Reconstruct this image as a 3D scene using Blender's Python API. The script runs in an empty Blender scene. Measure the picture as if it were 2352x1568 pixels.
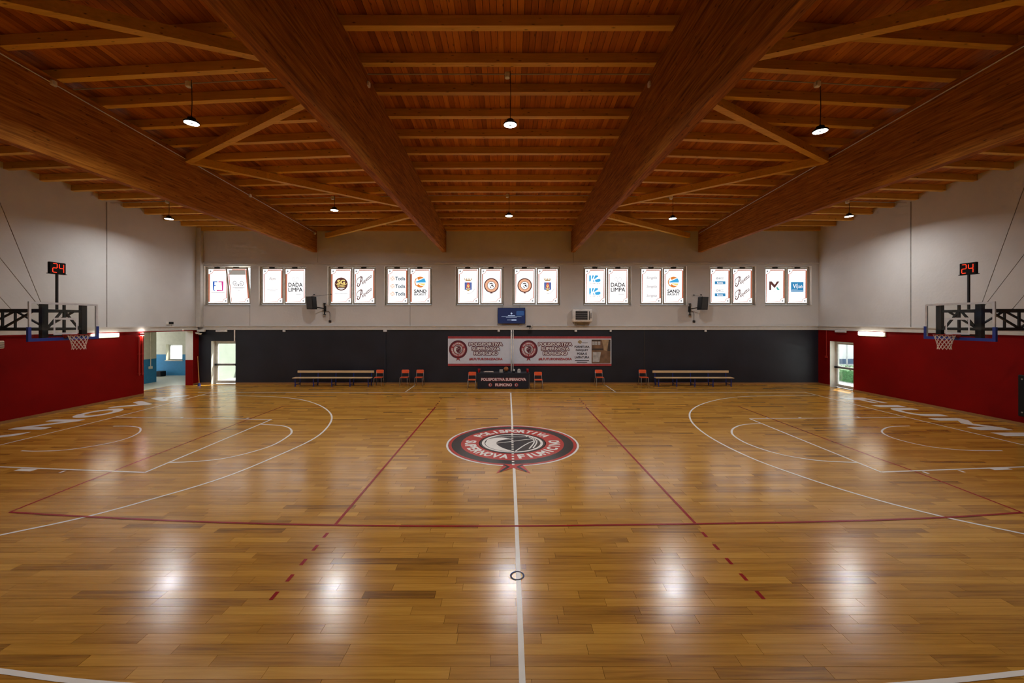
import bpy, math, random
from mathutils import Vector
random.seed(7)
SC = bpy.context.scene
COL = SC.collection
PI = math.pi

# ---------------------------------------------------------------- camera
FPX, VX, VY, CH = 922.0, 1168.0, 738.0, 3.42      # focal length (px), vanishing point (px), eye height (m)
cd = bpy.data.cameras.new('camera'); cam = bpy.data.objects.new('camera', cd); COL.objects.link(cam)
cam.location = (0, 0, CH); cam.rotation_euler = (PI/2, 0, 0)
cd.sensor_width = 36; cd.lens = 36*FPX/2352
cd.shift_x = (1176-VX)/2352; cd.shift_y = (VY-784)/2352
cd.clip_start = 0.05; cd.clip_end = 400
SC.camera = cam

# ---------------------------------------------------------------- world, sun, exposure
wd = bpy.data.worlds.new('world'); SC.world = wd; wd.use_nodes = True
bg = wd.node_tree.nodes['Background']
bg.inputs[0].default_value = (0.90, 0.95, 1.0, 1); bg.inputs[1].default_value = 2.4
sl = bpy.data.lights.new('sun', 'SUN'); sun = bpy.data.objects.new('sun', sl); COL.objects.link(sun)
sl.energy = 15.0; sl.angle = 0.009; sl.color = (1.0, 0.95, 0.86)
sun.rotation_euler = Vector((-0.42, -0.36, -0.83)).to_track_quat('-Z', 'Y').to_euler()
sun.location = (30, 40, 40)
vs = SC.view_settings
vs.view_transform = 'Standard'; vs.look = 'None'; vs.gamma = 1.0; vs.use_curve_mapping = False
vs.exposure = 0.0
cy = SC.cycles
cy.max_bounces = 6; cy.diffuse_bounces = 4; cy.glossy_bounces = 3; cy.transmission_bounces = 3; cy.transparent_max_bounces = 8
cy.caustics_reflective = False; cy.caustics_refractive = False; cy.use_adaptive_sampling = True; cy.adaptive_threshold = 0.08; cy.adaptive_min_samples = 16
LAMP_W, LENS_L = 128.0, 16.0       # power of the pendant lamps, radiance of their lenses
FILM_L = 1.3         # radiance of the daylit window films

# ---------------------------------------------------------------- measuring helpers (photo 2352 x 1568)
def at(px, py, d): return Vector(((px-VX)*d/FPX, d, CH-(py-VY)*d/FPX))
def xat(px, d): return (px-VX)*d/FPX
def zat(py, d): return CH-(py-VY)*d/FPX
def fl(px, py):
    d = FPX*CH/(py-VY)
    return Vector(((px-VX)*d/FPX, d, 0))

# ---------------------------------------------------------------- materials
MATS = {}
def nodes_of(name):
    m = bpy.data.materials.new(name); m.use_nodes = True
    nt = m.node_tree; b = nt.nodes['Principled BSDF']
    MATS[name] = m
    return m, nt, b
def plain(name, col, rough=0.5, metal=0.0, var=0.12, scale=6.0, bump=0.0, bscale=40.0, spec=0.5, coat=0.0):
    m, nt, b = nodes_of(name)
    N, L = nt.nodes, nt.links
    tc = N.new('ShaderNodeTexCoord')
    no = N.new('ShaderNodeTexNoise'); no.inputs['Scale'].default_value = scale; no.inputs['Detail'].default_value = 5
    L.new(tc.outputs['Object'], no.inputs['Vector'])
    rp = N.new('ShaderNodeValToRGB')
    rp.color_ramp.elements[0].position = 0.3; rp.color_ramp.elements[1].position = 0.7
    rp.color_ramp.elements[0].color = tuple(c*(1-var) for c in col)+(1,)
    rp.color_ramp.elements[1].color = tuple(min(1, c*(1+var)) for c in col)+(1,)
    L.new(no.outputs['Fac'], rp.inputs['Fac']); L.new(rp.outputs['Color'], b.inputs['Base Color'])
    b.inputs['Roughness'].default_value = rough; b.inputs['Metallic'].default_value = metal
    b.inputs['Specular IOR Level'].default_value = spec; b.inputs['Coat Weight'].default_value = coat
    if bump:
        n2 = N.new('ShaderNodeTexNoise'); n2.inputs['Scale'].default_value = bscale; n2.inputs['Detail'].default_value = 6
        L.new(tc.outputs['Object'], n2.inputs['Vector'])
        bp = N.new('ShaderNodeBump'); bp.inputs['Strength'].default_value = bump; bp.inputs['Distance'].default_value = 0.02
        L.new(n2.outputs['Fac'], bp.inputs['Height']); L.new(bp.outputs['Normal'], b.inputs['Normal'])
    return m
def glow(name, col, strength):
    m, nt, b = nodes_of(name)
    b.inputs['Base Color'].default_value = tuple(min(1, c*0.6) for c in col)+(1,)
    b.inputs['Emission Color'].default_value = tuple(col)+(1,)
    b.inputs['Emission Strength'].default_value = strength
    b.inputs['Roughness'].default_value = 0.6
    return m
def glassy(name, tint=(1, 1, 1), refl=0.08):
    m, nt, b = nodes_of(name)
    N, L = nt.nodes, nt.links
    tr = N.new('ShaderNodeBsdfTransparent'); tr.inputs[0].default_value = tuple(tint)+(1,)
    gl = N.new('ShaderNodeBsdfGlossy'); gl.inputs['Roughness'].default_value = 0.03
    lw = N.new('ShaderNodeLayerWeight'); lw.inputs['Blend'].default_value = 0.25
    mp = N.new('ShaderNodeMapRange'); mp.inputs['To Min'].default_value = refl*0.5; mp.inputs['To Max'].default_value = refl*5
    mx = N.new('ShaderNodeMixShader')
    L.new(lw.outputs['Fresnel'], mp.inputs['Value']); L.new(mp.outputs[0], mx.inputs[0])
    L.new(tr.outputs[0], mx.inputs[1]); L.new(gl.outputs[0], mx.inputs[2])
    L.new(mx.outputs[0], N['Material Output'].inputs['Surface'])
    return m
def wood(name, stops, grain_axis, rough, use_tone=True, gscale=5.0, stretch=14.0, coat=0.0, knots=0.0, seed=0.0, gstr=0.55, bump=0.0, rvar=0.0, spec=0.5):
    """wood: per-piece tone ('tone' attribute) through a ramp, grain stretched along one axis, optional knots"""
    m, nt, b = nodes_of(name)
    N, L = nt.nodes, nt.links
    geo = N.new('ShaderNodeNewGeometry')
    mp = N.new('ShaderNodeMapping')
    sc = [gscale*stretch]*3; sc[grain_axis] = gscale
    mp.inputs['Scale'].default_value = sc; mp.inputs['Location'].default_value = (seed, seed, seed)
    at_ = N.new('ShaderNodeAttribute'); at_.attribute_name = 'tone'
    mul = N.new('ShaderNodeVectorMath'); mul.operation = 'MULTIPLY_ADD'
    cmb = N.new('ShaderNodeCombineXYZ')
    for i in range(3): L.new(at_.outputs['Fac'], cmb.inputs[i])
    mul.inputs[1].default_value = (37.0, 53.0, 71.0)
    L.new(cmb.outputs[0], mul.inputs[0]); L.new(geo.outputs['Position'], mul.inputs[2])
    L.new(mul.outputs[0], mp.inputs['Vector'])
    no = N.new('ShaderNodeTexNoise'); no.inputs['Scale'].default_value = 1.0; no.inputs['Detail'].default_value = 6
    no.inputs['Roughness'].default_value = 0.6; no.inputs['Distortion'].default_value = 0.6
    L.new(mp.outputs[0], no.inputs['Vector'])
    # tone + grain -> ramp
    a = N.new('ShaderNodeMath'); a.operation = 'MULTIPLY_ADD'; a.inputs[1].default_value = gstr; a.inputs[2].default_value = 0.5-0.5*gstr
    L.new(no.outputs['Fac'], a.inputs[0])
    s = N.new('ShaderNodeMath'); s.operation = 'ADD'
    t = N.new('ShaderNodeMath'); t.operation = 'MULTIPLY_ADD'; t.inputs[1].default_value = 0.75 if use_tone else 0.0; t.inputs[2].default_value = -0.375 if use_tone else 0.0
    L.new(at_.outputs['Fac'], t.inputs[0]); L.new(a.outputs[0], s.inputs[0]); L.new(t.outputs[0], s.inputs[1])
    rp = N.new('ShaderNodeValToRGB'); el = rp.color_ramp.elements
    while len(el) < len(stops): el.new(0.5)
    for e, (p, c) in zip(el, stops): e.position = p; e.color = tuple(c)+(1,)
    L.new(s.outputs[0], rp.inputs['Fac'])
    colout = rp.outputs['Color']
    if knots:
        vo = N.new('ShaderNodeTexVoronoi'); vo.inputs['Scale'].default_value = 1.0
        mk_ = N.new('ShaderNodeMapping'); ks = [9.0]*3; ks[grain_axis] = 3.0
        mk_.inputs['Scale'].default_value = ks
        L.new(mul.outputs[0], mk_.inputs['Vector']); L.new(mk_.outputs[0], vo.inputs['Vector'])
        kr = N.new('ShaderNodeValToRGB'); kr.color_ramp.elements[0].position = 0.05; kr.color_ramp.elements[0].color = (1, 1, 1, 1)
        kr.color_ramp.elements[1].position = 0.16; kr.color_ramp.elements[1].color = (0, 0, 0, 1)
        L.new(vo.outputs['Distance'], kr.inputs['Fac'])
        km = N.new('ShaderNodeMath'); km.operation = 'MULTIPLY'; km.inputs[1].default_value = knots
        L.new(kr.outputs['Color'], km.inputs[0])
        mx = N.new('ShaderNodeMix'); mx.data_type = 'RGBA'
        L.new(km.outputs[0], mx.inputs['Factor']); L.new(colout, mx.inputs['A']); mx.inputs['B'].default_value = tuple(c*0.25 for c in stops[0][1])+(1,)
        colout = mx.outputs['Result']
    L.new(colout, b.inputs['Base Color'])
    b.inputs['Roughness'].default_value = rough
    b.inputs['Specular IOR Level'].default_value = spec
    b.inputs['Coat Weight'].default_value = coat; b.inputs['Coat Roughness'].default_value = 0.12
    if rvar:
        n3 = N.new('ShaderNodeTexNoise'); n3.inputs['Scale'].default_value = 1.3; n3.inputs['Detail'].default_value = 4
        L.new(geo.outputs['Position'], n3.inputs['Vector'])
        r3 = N.new('ShaderNodeMapRange'); r3.inputs['To Min'].default_value = rough-rvar; r3.inputs['To Max'].default_value = rough+rvar
        r3.inputs['From Min'].default_value = 0.3; r3.inputs['From Max'].default_value = 0.7
        L.new(n3.outputs['Fac'], r3.inputs['Value']); L.new(r3.outputs[0], b.inputs['Roughness'])
    if bump:
        bp = N.new('ShaderNodeBump'); bp.inputs['Strength'].default_value = bump; bp.inputs['Distance'].default_value = 0.002
        L.new(no.outputs['Fac'], bp.inputs['Height']); L.new(bp.outputs['Normal'], b.inputs['Normal'])
    return m

wood('parquet', [(0.12, (0.22, 0.092, 0.011)), (0.36, (0.42, 0.190, 0.022)), (0.62, (0.56, 0.270, 0.034)), (0.9, (0.68, 0.36, 0.055))],
     0, 0.21, gscale=1.1, stretch=22, coat=0.0, bump=0.05, gstr=0.95, rvar=0.03, spec=0.85)
wood('roof_board', [(0.15, (0.28, 0.080, 0.013)), (0.55, (0.50, 0.155, 0.025)), (0.9, (0.66, 0.25, 0.045))], 1, 0.5, gscale=0.9, stretch=18, knots=0.8, gstr=0.8, spec=0.25)
wood('purlin_wood', [(0.15, (0.52, 0.28, 0.045)), (0.55, (0.78, 0.45, 0.085)), (0.9, (0.92, 0.58, 0.13))], 0, 0.6, gscale=0.8, stretch=18, knots=0.9, gstr=0.8, spec=0.25)
wood('beam_wood', [(0.12, (0.15, 0.045, 0.004)), (0.5, (0.38, 0.130, 0.012)), (0.88, (0.58, 0.235, 0.028))], 1, 0.7, gscale=1.1, stretch=20, knots=0.8, gstr=1.7, spec=0.15)
wood('pale_plank', [(0.15, (0.66, 0.46, 0.24)), (0.9, (0.84, 0.64, 0.38))], 0, 0.4, gscale=2, stretch=14)
wood('skirting_wood', [(0.15, (0.22, 0.10, 0.03)), (0.9, (0.42, 0.22, 0.08))], 0, 0.4, gscale=1.5, stretch=14)
plain('subfloor', (0.035, 0.016, 0.006), 0.8)
plain('white_wall', (0.65, 0.645, 0.64), 0.85, var=0.05, scale=0.8, bump=0.25, bscale=9)
plain('dark_wall', (0.013, 0.016, 0.027), 0.5, var=0.25, scale=0.9, bump=0.12, bscale=14)
plain('red_wall', (0.21, 0.0022, 0.0015), 0.7, var=0.15, scale=0.7, bump=0.12, bscale=14, spec=0.1)
plain('white_trim', (0.62, 0.60, 0.56), 0.7, var=0.04)
plain('reveal_white', (0.80, 0.77, 0.70), 0.7, var=0.03)
plain('joint_dark', (0.30, 0.285, 0.27), 0.8)
plain('line_white', (0.90, 0.87, 0.80), 0.22, var=0.05, scale=3, spec=0.35)
plain('line_red', (0.30, 0.010, 0.010), 0.22, var=0.1, spec=0.3)
plain('logo_red', (0.50, 0.045, 0.035), 0.22, var=0.08, spec=0.35)
plain('logo_dark', (0.028, 0.026, 0.028), 0.22, var=0.15, spec=0.35)
plain('logo_white', (0.86, 0.84, 0.80), 0.22, var=0.05, spec=0.35)
plain('black_steel', (0.012, 0.012, 0.013), 0.45, 0.2)
plain('black_plastic', (0.008, 0.008, 0.009), 0.6, spec=0.25)
plain('grey_steel', (0.48, 0.49, 0.51), 0.35, 0.7)
plain('alu_frame', (0.62, 0.62, 0.60), 0.45, 0.1)
plain('window_frame_paint', (0.46, 0.42, 0.36), 0.5)
plain('white_plastic', (0.78, 0.77, 0.74), 0.4)
plain('cream_plastic', (0.70, 0.62, 0.48), 0.4)
plain('orange_ply', (0.80, 0.115, 0.035), 0.35, var=0.06)
plain('blue_paint', (0.012, 0.030, 0.20), 0.35)
plain('pad_blue', (0.012, 0.040, 0.30), 0.5)
plain('board_white', (0.66, 0.68, 0.72), 0.4)
plain('rim_red', (0.34, 0.030, 0.018), 0.4)
plain('net_cord', (0.80, 0.72, 0.66), 0.8)
plain('cloth_navy', (0.011, 0.013, 0.024), 0.75)
plain('banner_white', (0.72, 0.78, 0.90), 0.6, var=0.03)
plain('banner_red', (0.42, 0.055, 0.065), 0.6)
plain('banner_maroon', (0.13, 0.018, 0.035), 0.6)
plain('banner_ink', (0.025, 0.02, 0.04), 0.6)
plain('print_white', (0.82, 0.82, 0.85), 0.6)
plain('gold_ink', (0.35, 0.22, 0.06), 0.5)
plain('ad_brown', (0.20, 0.115, 0.065), 0.6, var=0.4, scale=3)
plain('ad_tan', (0.40, 0.28, 0.16), 0.6, var=0.2)
plain('ad_dark', (0.06, 0.045, 0.035), 0.6)
plain('ad_sheen', (0.45, 0.46, 0.46), 0.6, var=0.3, scale=5)
plain('ball_leather', (0.42, 0.14, 0.035), 0.55, bump=0.3, bscale=120)
plain('red_plastic', (0.55, 0.02, 0.03), 0.4)
plain('paper', (0.60, 0.50, 0.44), 0.7, var=0.25, scale=8)
plain('red_paint', (0.40, 0.02, 0.012), 0.45)
plain('annex_cream', (0.66, 0.63, 0.50), 0.8, var=0.05)
plain('annex_blue', (0.022, 0.20, 0.40), 0.6, var=0.08)
plain('annex_tile', (0.62, 0.58, 0.44), 0.35, var=0.06)
plain('facade_white', (0.85, 0.85, 0.85), 0.8, var=0.05)
plain('pavement', (0.48, 0.48, 0.47), 0.8, var=0.08)
plain('far_wall_paint', (0.27, 0.30, 0.26), 0.85, var=0.06, scale=1.5)
plain('far_base_paint', (0.10, 0.15, 0.24), 0.8)
plain('leaf_green', (0.05, 0.17, 0.05), 0.6, var=0.5, scale=12)
plain('broom_yellow', (0.62, 0.26, 0.05), 0.5)
plain('dark_grille', (0.03, 0.03, 0.03), 0.5)
plain('conduit_slate', (0.020, 0.024, 0.040), 0.5)
plain('cable_dark', (0.03, 0.025, 0.022), 0.6)
plain('cable_grey', (0.40, 0.37, 0.33), 0.6)
glassy('clear_glass', (0.93, 0.96, 0.94), 0.06)
glassy('board_glass', (0.95, 0.96, 0.95), 0.04)
glow('lamp_lens', (1.0, 0.97, 0.92), LENS_L)
glow('tube_light', (1.0, 0.93, 0.80), 9.0)
glow('sunpatch_glow', (1.0, 0.90, 0.80), 160.0)  # added glow in place of a sunlit patch on the left wall
glow('led_red', (1.0, 0.05, 0.015), 1.1)
glow('screen_blue', (0.012, 0.030, 0.13), 0.25)
glow('screen_haze', (0.03, 0.10, 0.30), 0.4)
glow('screen_white', (0.6, 0.75, 1.0), 0.8)
glow('film_white', (1.0, 0.985, 0.98), FILM_L)
glow('film_edge', (0.72, 0.24, 0.13), 0.62)  # orange of light leaking round the films, put into the colour
glow('film_line', (0.62, 0.17, 0.10), 0.55)
glow('film_shade', (0.42, 0.40, 0.36), 0.6)
for n_, c_ in dict(ink_black=(0.03, 0.03, 0.035), ink_grey=(0.32, 0.32, 0.34), ink_brown=(0.10, 0.035, 0.03), ink_blue=(0.05, 0.42, 0.80),
                   ink_magenta=(0.62, 0.05, 0.28), ink_deepblue=(0.05, 0.16, 0.55), ink_orange=(0.75, 0.25, 0.05), ink_gold=(0.45, 0.28, 0.08),
                   ink_yellow=(0.95, 0.75, 0.25), ink_teal=(0.06, 0.40, 0.38), ink_slate=(0.05, 0.10, 0.14), ink_red=(0.62, 0.10, 0.08),
                   ink_signblue=(0.03, 0.24, 0.50), ink_shield=(0.10, 0.16, 0.42), ink_paper=(1, 1, 1), ink_peach=(0.85, 0.45, 0.28)).items():
    glow(n_, c_, 0.85)
for n_, m_ in MATS.items():          # dim prints and digits are not worth sampling as lamps
    if n_.startswith(('ink_', 'film_edge', 'film_line', 'film_shade', 'led_', 'screen_')): m_.cycles.emission_sampling = 'NONE'

# ---------------------------------------------------------------- mesh helpers
class FR:
    """a flat frame: origin, reading direction, up direction"""
    def __init__(s, o, ux, uy): s.o = Vector(o); s.x = Vector(ux).normalized(); s.y = Vector(uy).normalized(); s.n = s.x.cross(s.y)
    def p(s, x, y, e=0.0): return s.o + s.x*x + s.y*y + s.n*e
    def sub(s, x, y): return FR(s.p(x, y), s.x, s.y)
TXT = {}
def text2d(body, bold=0.0, shear=0.0):
    k = (body, bold, shear)
    if k not in TXT:
        cu = bpy.data.curves.new('t', 'FONT'); cu.body = body; cu.shear = shear; cu.resolution_u = 4; cu.fill_mode = 'FRONT'
        ob = bpy.data.objects.new('t', cu); COL.objects.link(ob)
        dg = bpy.context.evaluated_depsgraph_get()
        me = bpy.data.meshes.new_from_object(ob.evaluated_get(dg))
        v0 = [(v.co.x, v.co.y) for v in me.vertices]; f0 = [tuple(p.vertices) for p in me.polygons]
        bpy.data.objects.remove(ob); bpy.data.curves.remove(cu); bpy.data.meshes.remove(me)
        xs = [v[0] for v in v0]; ys = [v[1] for v in v0]
        vv, ff = [(x, y, 0.0) for x, y in v0], list(f0)
        if bold > 0:
            nd = 12 if bold > 0.06 else 8
            for j in range(nd):
                a = 2*PI*(j+0.5)/nd; o_ = len(vv)
                vv += [(x+bold*math.cos(a), y+bold*math.sin(a), 0.00012*(j+1)) for x, y in v0]; ff += [tuple(i+o_ for i in f) for f in f0]
        TXT[k] = (vv, ff, (min(xs), min(ys), max(xs), max(ys)))
    return TXT[k]
class MB:
    def __init__(s): s.v = []; s.f = []; s.m = []; s.t = []
    def add(s, vs, fs, mi=0, tone=0.5):
        b = len(s.v); s.v += [Vector(v) for v in vs]; s.t += [tone]*len(vs)
        for f in fs: s.f.append(tuple(b+i for i in f)); s.m.append(mi)
        return s
    def hexa(s, c, mi=0, tone=0.5):   # c: 8 corners, bottom 0-3 ccw, top 4-7
        return s.add(c, [(3, 2, 1, 0), (4, 5, 6, 7), (0, 1, 5, 4), (1, 2, 6, 5), (2, 3, 7, 6), (3, 0, 4, 7)], mi, tone)
    def box(s, x0, y0, z0, x1, y1, z1, mi=0, tone=0.5):
        if x0 > x1: x0, x1 = x1, x0
        if y0 > y1: y0, y1 = y1, y0
        if z0 > z1: z0, z1 = z1, z0
        return s.hexa([(x0, y0, z0), (x1, y0, z0), (x1, y1, z0), (x0, y1, z0), (x0, y0, z1), (x1, y0, z1), (x1, y1, z1), (x0, y1, z1)], mi, tone)
    def bbox(s, x0, y0, z0, x1, y1, z1, b=0.01, mi=0):   # box with chamfered edges
        if x0 > x1: x0, x1 = x1, x0
        if y0 > y1: y0, y1 = y1, y0
        if z0 > z1: z0, z1 = z1, z0
        b = min(b, (x1-x0)*0.45, (y1-y0)*0.45, (z1-z0)*0.45)
        def ring(i, z): return [(x0+i+b, y0+i, z), (x1-i-b, y0+i, z), (x1-i, y0+i+b, z), (x1-i, y1-i-b, z), (x1-i-b, y1-i, z), (x0+i+b, y1-i, z), (x0+i, y1-i-b, z), (x0+i, y0+i+b, z)]
        vs = ring(b*0.5, z0)+ring(0, z0+b)+ring(0, z1-b)+ring(b*0.5, z1)
        fs = [tuple(range(7, -1, -1)), tuple(range(24, 32))]
        for k in range(3):
            for i in range(8): fs.append((k*8+i, k*8+(i+1) % 8, k*8+8+(i+1) % 8, k*8+8+i))
        return s.add(vs, fs, mi)
    def bar(s, p, q, w, h, up=(0, 0, 1), mi=0, tone=0.5):
        p = Vector(p); q = Vector(q); d = (q-p).normalized(); up = Vector(up)
        sd = d.cross(up)
        if sd.length < 1e-4: sd = d.cross(Vector((1, 0, 0)))
        sd.normalize(); u = sd.cross(d).normalized()
        a, b = sd*(w/2), u*(h/2)
        return s.hexa([p-a-b, p+a-b, q+a-b, q-a-b, p-a+b, p+a+b, q+a+b, q-a+b], mi, tone)
    def tube(s, pts, r, n=8, closed=False, mi=0):
        pts = [Vector(p) for p in pts]; m = len(pts); vs = []; fs = []
        prev = None
        for i, p in enumerate(pts):
            if closed: d = pts[(i+1) % m]-pts[i-1]
            else: d = pts[min(i+1, m-1)]-pts[max(i-1, 0)]
            d.normalize()
            if prev is None:
                a = d.cross(Vector((0, 0, 1)))
                if a.length < 1e-3: a = d.cross(Vector((1, 0, 0)))
            else: a = prev-d*prev.dot(d)
            a.normalize(); prev = a; b = d.cross(a)
            rr = r[i] if isinstance(r, (list, tuple)) else r
            for k in range(n):
                t = 2*PI*k/n; vs.append(p+a*math.cos(t)*rr+b*math.sin(t)*rr)
        for i in range(m if closed else m-1):
            j = (i+1) % m
            for k in range(n): fs.append((i*n+k, i*n+(k+1) % n, j*n+(k+1) % n, j*n+k))
        if not closed: fs += [tuple(range(n-1, -1, -1)), tuple((m-1)*n+k for k in range(n))]
        return s.add(vs, fs, mi)
    def lathe(s, prof, o=(0, 0, 0), n=20, mi=0):
        o = Vector(o); vs = []; fs = []; m = len(prof)
        for r, z in prof:
            for k in range(n): vs.append(o+Vector((r*math.cos(2*PI*k/n), r*math.sin(2*PI*k/n), z)))
        for i in range(m-1):
            for k in range(n): fs.append((i*n+k, i*n+(k+1) % n, (i+1)*n+(k+1) % n, (i+1)*n+k))
        if prof[0][0] > 1e-5: fs.append(tuple(range(n-1, -1, -1)))
        if prof[-1][0] > 1e-5: fs.append(tuple((m-1)*n+k for k in range(n)))
        return s.add(vs, fs, mi)
    def poly(s, fr, pts, e=0.0, mi=0):
        return s.add([fr.p(x, y, e) for x, y in pts], [tuple(range(len(pts)))], mi)
    def prism(s, fr, pts, d, e=0.0, mi=0):
        n = len(pts)
        vs = [fr.p(x, y, e) for x, y in pts]+[fr.p(x, y, e+d) for x, y in pts]
        fs = [tuple(range(n-1, -1, -1)), tuple(range(n, 2*n))]+[(i, (i+1) % n, n+(i+1) % n, n+i) for i in range(n)]
        return s.add(vs, fs, mi)
    def stroke(s, fr, pts, w, e=0.0, closed=False, mi=0):
        pts = [Vector((p[0], p[1], 0)) for p in pts]; m = len(pts); L_ = []; R_ = []
        for i in range(m):
            if closed: d = pts[(i+1) % m]-pts[i-1]
            else: d = pts[min(i+1, m-1)]-pts[max(i-1, 0)]
            d.normalize(); nn = Vector((-d.y, d.x, 0))
            k = 1.0
            if 0 < i < m-1 or closed:
                d1 = (pts[i]-pts[i-1]).normalized(); k = 1/max(0.5, abs(d.dot(d1)))
            L_.append(pts[i]+nn*(w/2*k)); R_.append(pts[i]-nn*(w/2*k))
        vs = [fr.p(p.x, p.y, e) for p in L_]+[fr.p(p.x, p.y, e) for p in R_]
        fs = []
        for i in range(m if closed else m-1):
            j = (i+1) % m; fs.append((m+i, m+j, j, i))
        return s.add(vs, fs, mi)
    def ring(s, fr, cx, cy, r0, r1, e=0.0, n=48, mi=0):
        vs = [fr.p(cx+r*math.cos(2*PI*k/n), cy+r*math.sin(2*PI*k/n), e) for r in (r0, r1) for k in range(n)]
        return s.add(vs, [(k, n+k, n+(k+1) % n, (k+1) % n)[::1] for k in range(n)], mi)
    def disc(s, fr, cx, cy, r, e=0.0, n=40, mi=0):
        return s.poly(fr, [(cx+r*math.cos(2*PI*k/n), cy+r*math.sin(2*PI*k/n)) for k in range(n)], e, mi)
    def text(s, fr, body, cx, cy, w=None, h=None, bold=0.0, shear=0.0, e=0.0, mi=0, rot=0.0):
        vv, ff, (x0, y0, x1, y1) = text2d(body, bold, shear)
        if h is None: h = w*(y1-y0)/(x1-x0)
        if w is None: w = h*(x1-x0)/(y1-y0)
        kx, ky = w/(x1-x0), h/(y1-y0); mx, my = (x0+x1)/2, (y0+y1)/2
        c, sn = math.cos(rot), math.sin(rot); out = []
        for x, y, l_ in vv:
            a, b = (x-mx)*kx, (y-my)*ky
            out.append(fr.p(cx+a*c-b*sn, cy+a*sn+b*c, e+l_))
        return s.add(out, ff, mi)
    def arctext(s, fr, body, r, a_mid, h, per, bold=0.02, e=0.0, inside=False, mi=0):
        n = len(body)
        for i, chx in enumerate(body):
            if chx == ' ': continue
            k = (i-(n-1)/2)*per
            a = a_mid+k if inside else a_mid-k
            vv, ff, (x0, y0, x1, y1) = text2d(chx, bold, 0)
            hh = h; ww = min(per*r*0.86, hh*(x1-x0)/max(0.3, (y1-y0)))
            s.text(fr, chx, r*math.cos(a), r*math.sin(a), w=ww, h=hh, bold=bold, e=e, mi=mi, rot=(a+PI/2 if inside else a-PI/2))
        return s
    def build(s, name, mats, parent=None, smooth=False, tone=False):
        if isinstance(mats, str): mats = [mats]
        off = root_loc(parent)
        me = bpy.data.meshes.new(name)
        me.from_pydata([v-off for v in s.v], [], s.f)
        for m in mats: me.materials.append(MATS[m])
        if len(mats) > 1: me.polygons.foreach_set('material_index', s.m)
        if smooth: me.polygons.foreach_set('use_smooth', [True]*len(s.f))
        if tone or smooth is None:
            a = me.attributes.new('tone', 'FLOAT', 'POINT'); a.data.foreach_set('value', s.t)
        me.update()
        o = bpy.data.objects.new(name, me); COL.objects.link(o); o.parent = parent
        return o
def root_loc(o):
    l = Vector((0, 0, 0))
    while o is not None: l = l+o.location; o = o.parent
    return l
def tag(o, label=None, cat=None, group=None, kind=None):
    if label: o['label'] = label
    if cat: o['category'] = cat
    if group: o['group'] = group
    if kind: o['kind'] = kind
    return o
def thing(name, label, cat, loc=(0, 0, 0), group=None, kind=None, rz=0.0):
    o = bpy.data.objects.new(name, None); COL.objects.link(o); o.location = loc; o.rotation_euler = (0, 0, rz)
    o.empty_display_size = 0.1
    return tag(o, label, cat, group, kind)
def kids(o): return [c for c in bpy.data.objects if c.parent == o]
def copy_tree(o, parent=None):
    c = o.copy(); COL.objects.link(c); c.parent = parent
    for ch in kids(o): copy_tree(ch, c)
    return c
def rrect(w, h, r, n=5, cx=0, cy=0):
    pts = []
    for sx, sy, a0 in ((1, 1, 0), (-1, 1, 90), (-1, -1, 180), (1, -1, 270)):
        for k in range(n+1):
            a = math.radians(a0+90*k/n); pts.append((cx+sx*(w/2-r)+r*math.cos(a), cy+sy*(h/2-r)+r*math.sin(a)))
    return pts
def spline(pts, n=6):
    P = [Vector((p[0], p[1], 0)) for p in pts]; out = []
    for i in range(len(P)-1):
        p0 = P[max(i-1, 0)]; p1 = P[i]; p2 = P[i+1]; p3 = P[min(i+2, len(P)-1)]
        for k in range(n):
            t = k/n
            q = 0.5*((2*p1)+(p2-p0)*t+(2*p0-5*p1+4*p2-p3)*t*t+(3*p1-p0-3*p2+p3)*t**3); out.append((q.x, q.y))
    out.append((P[-1].x, P[-1].y)); return out

# ---------------------------------------------------------------- the hall
XL, XR, YB, YF = -16.9, 16.9, 21.9, -4.0
RIDGE = 3.0
BELT0, BELT1 = 2.96, 3.19
def drop(x, y):
    a = abs(x)
    d = 0 if a < 3.5 else (0.38*(a-3.5)/7.0 if a < 10.5 else 0.38+0.40*(a-10.5)/6.4)
    return d*max(0, (YB-y)/12.5)
def hp(x, y):                    # underside of the purlins
    ye = y if y >= RIDGE else 2*RIDGE-y
    return 8.337+(YB-ye)*0.0843-drop(x, ye)

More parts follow.
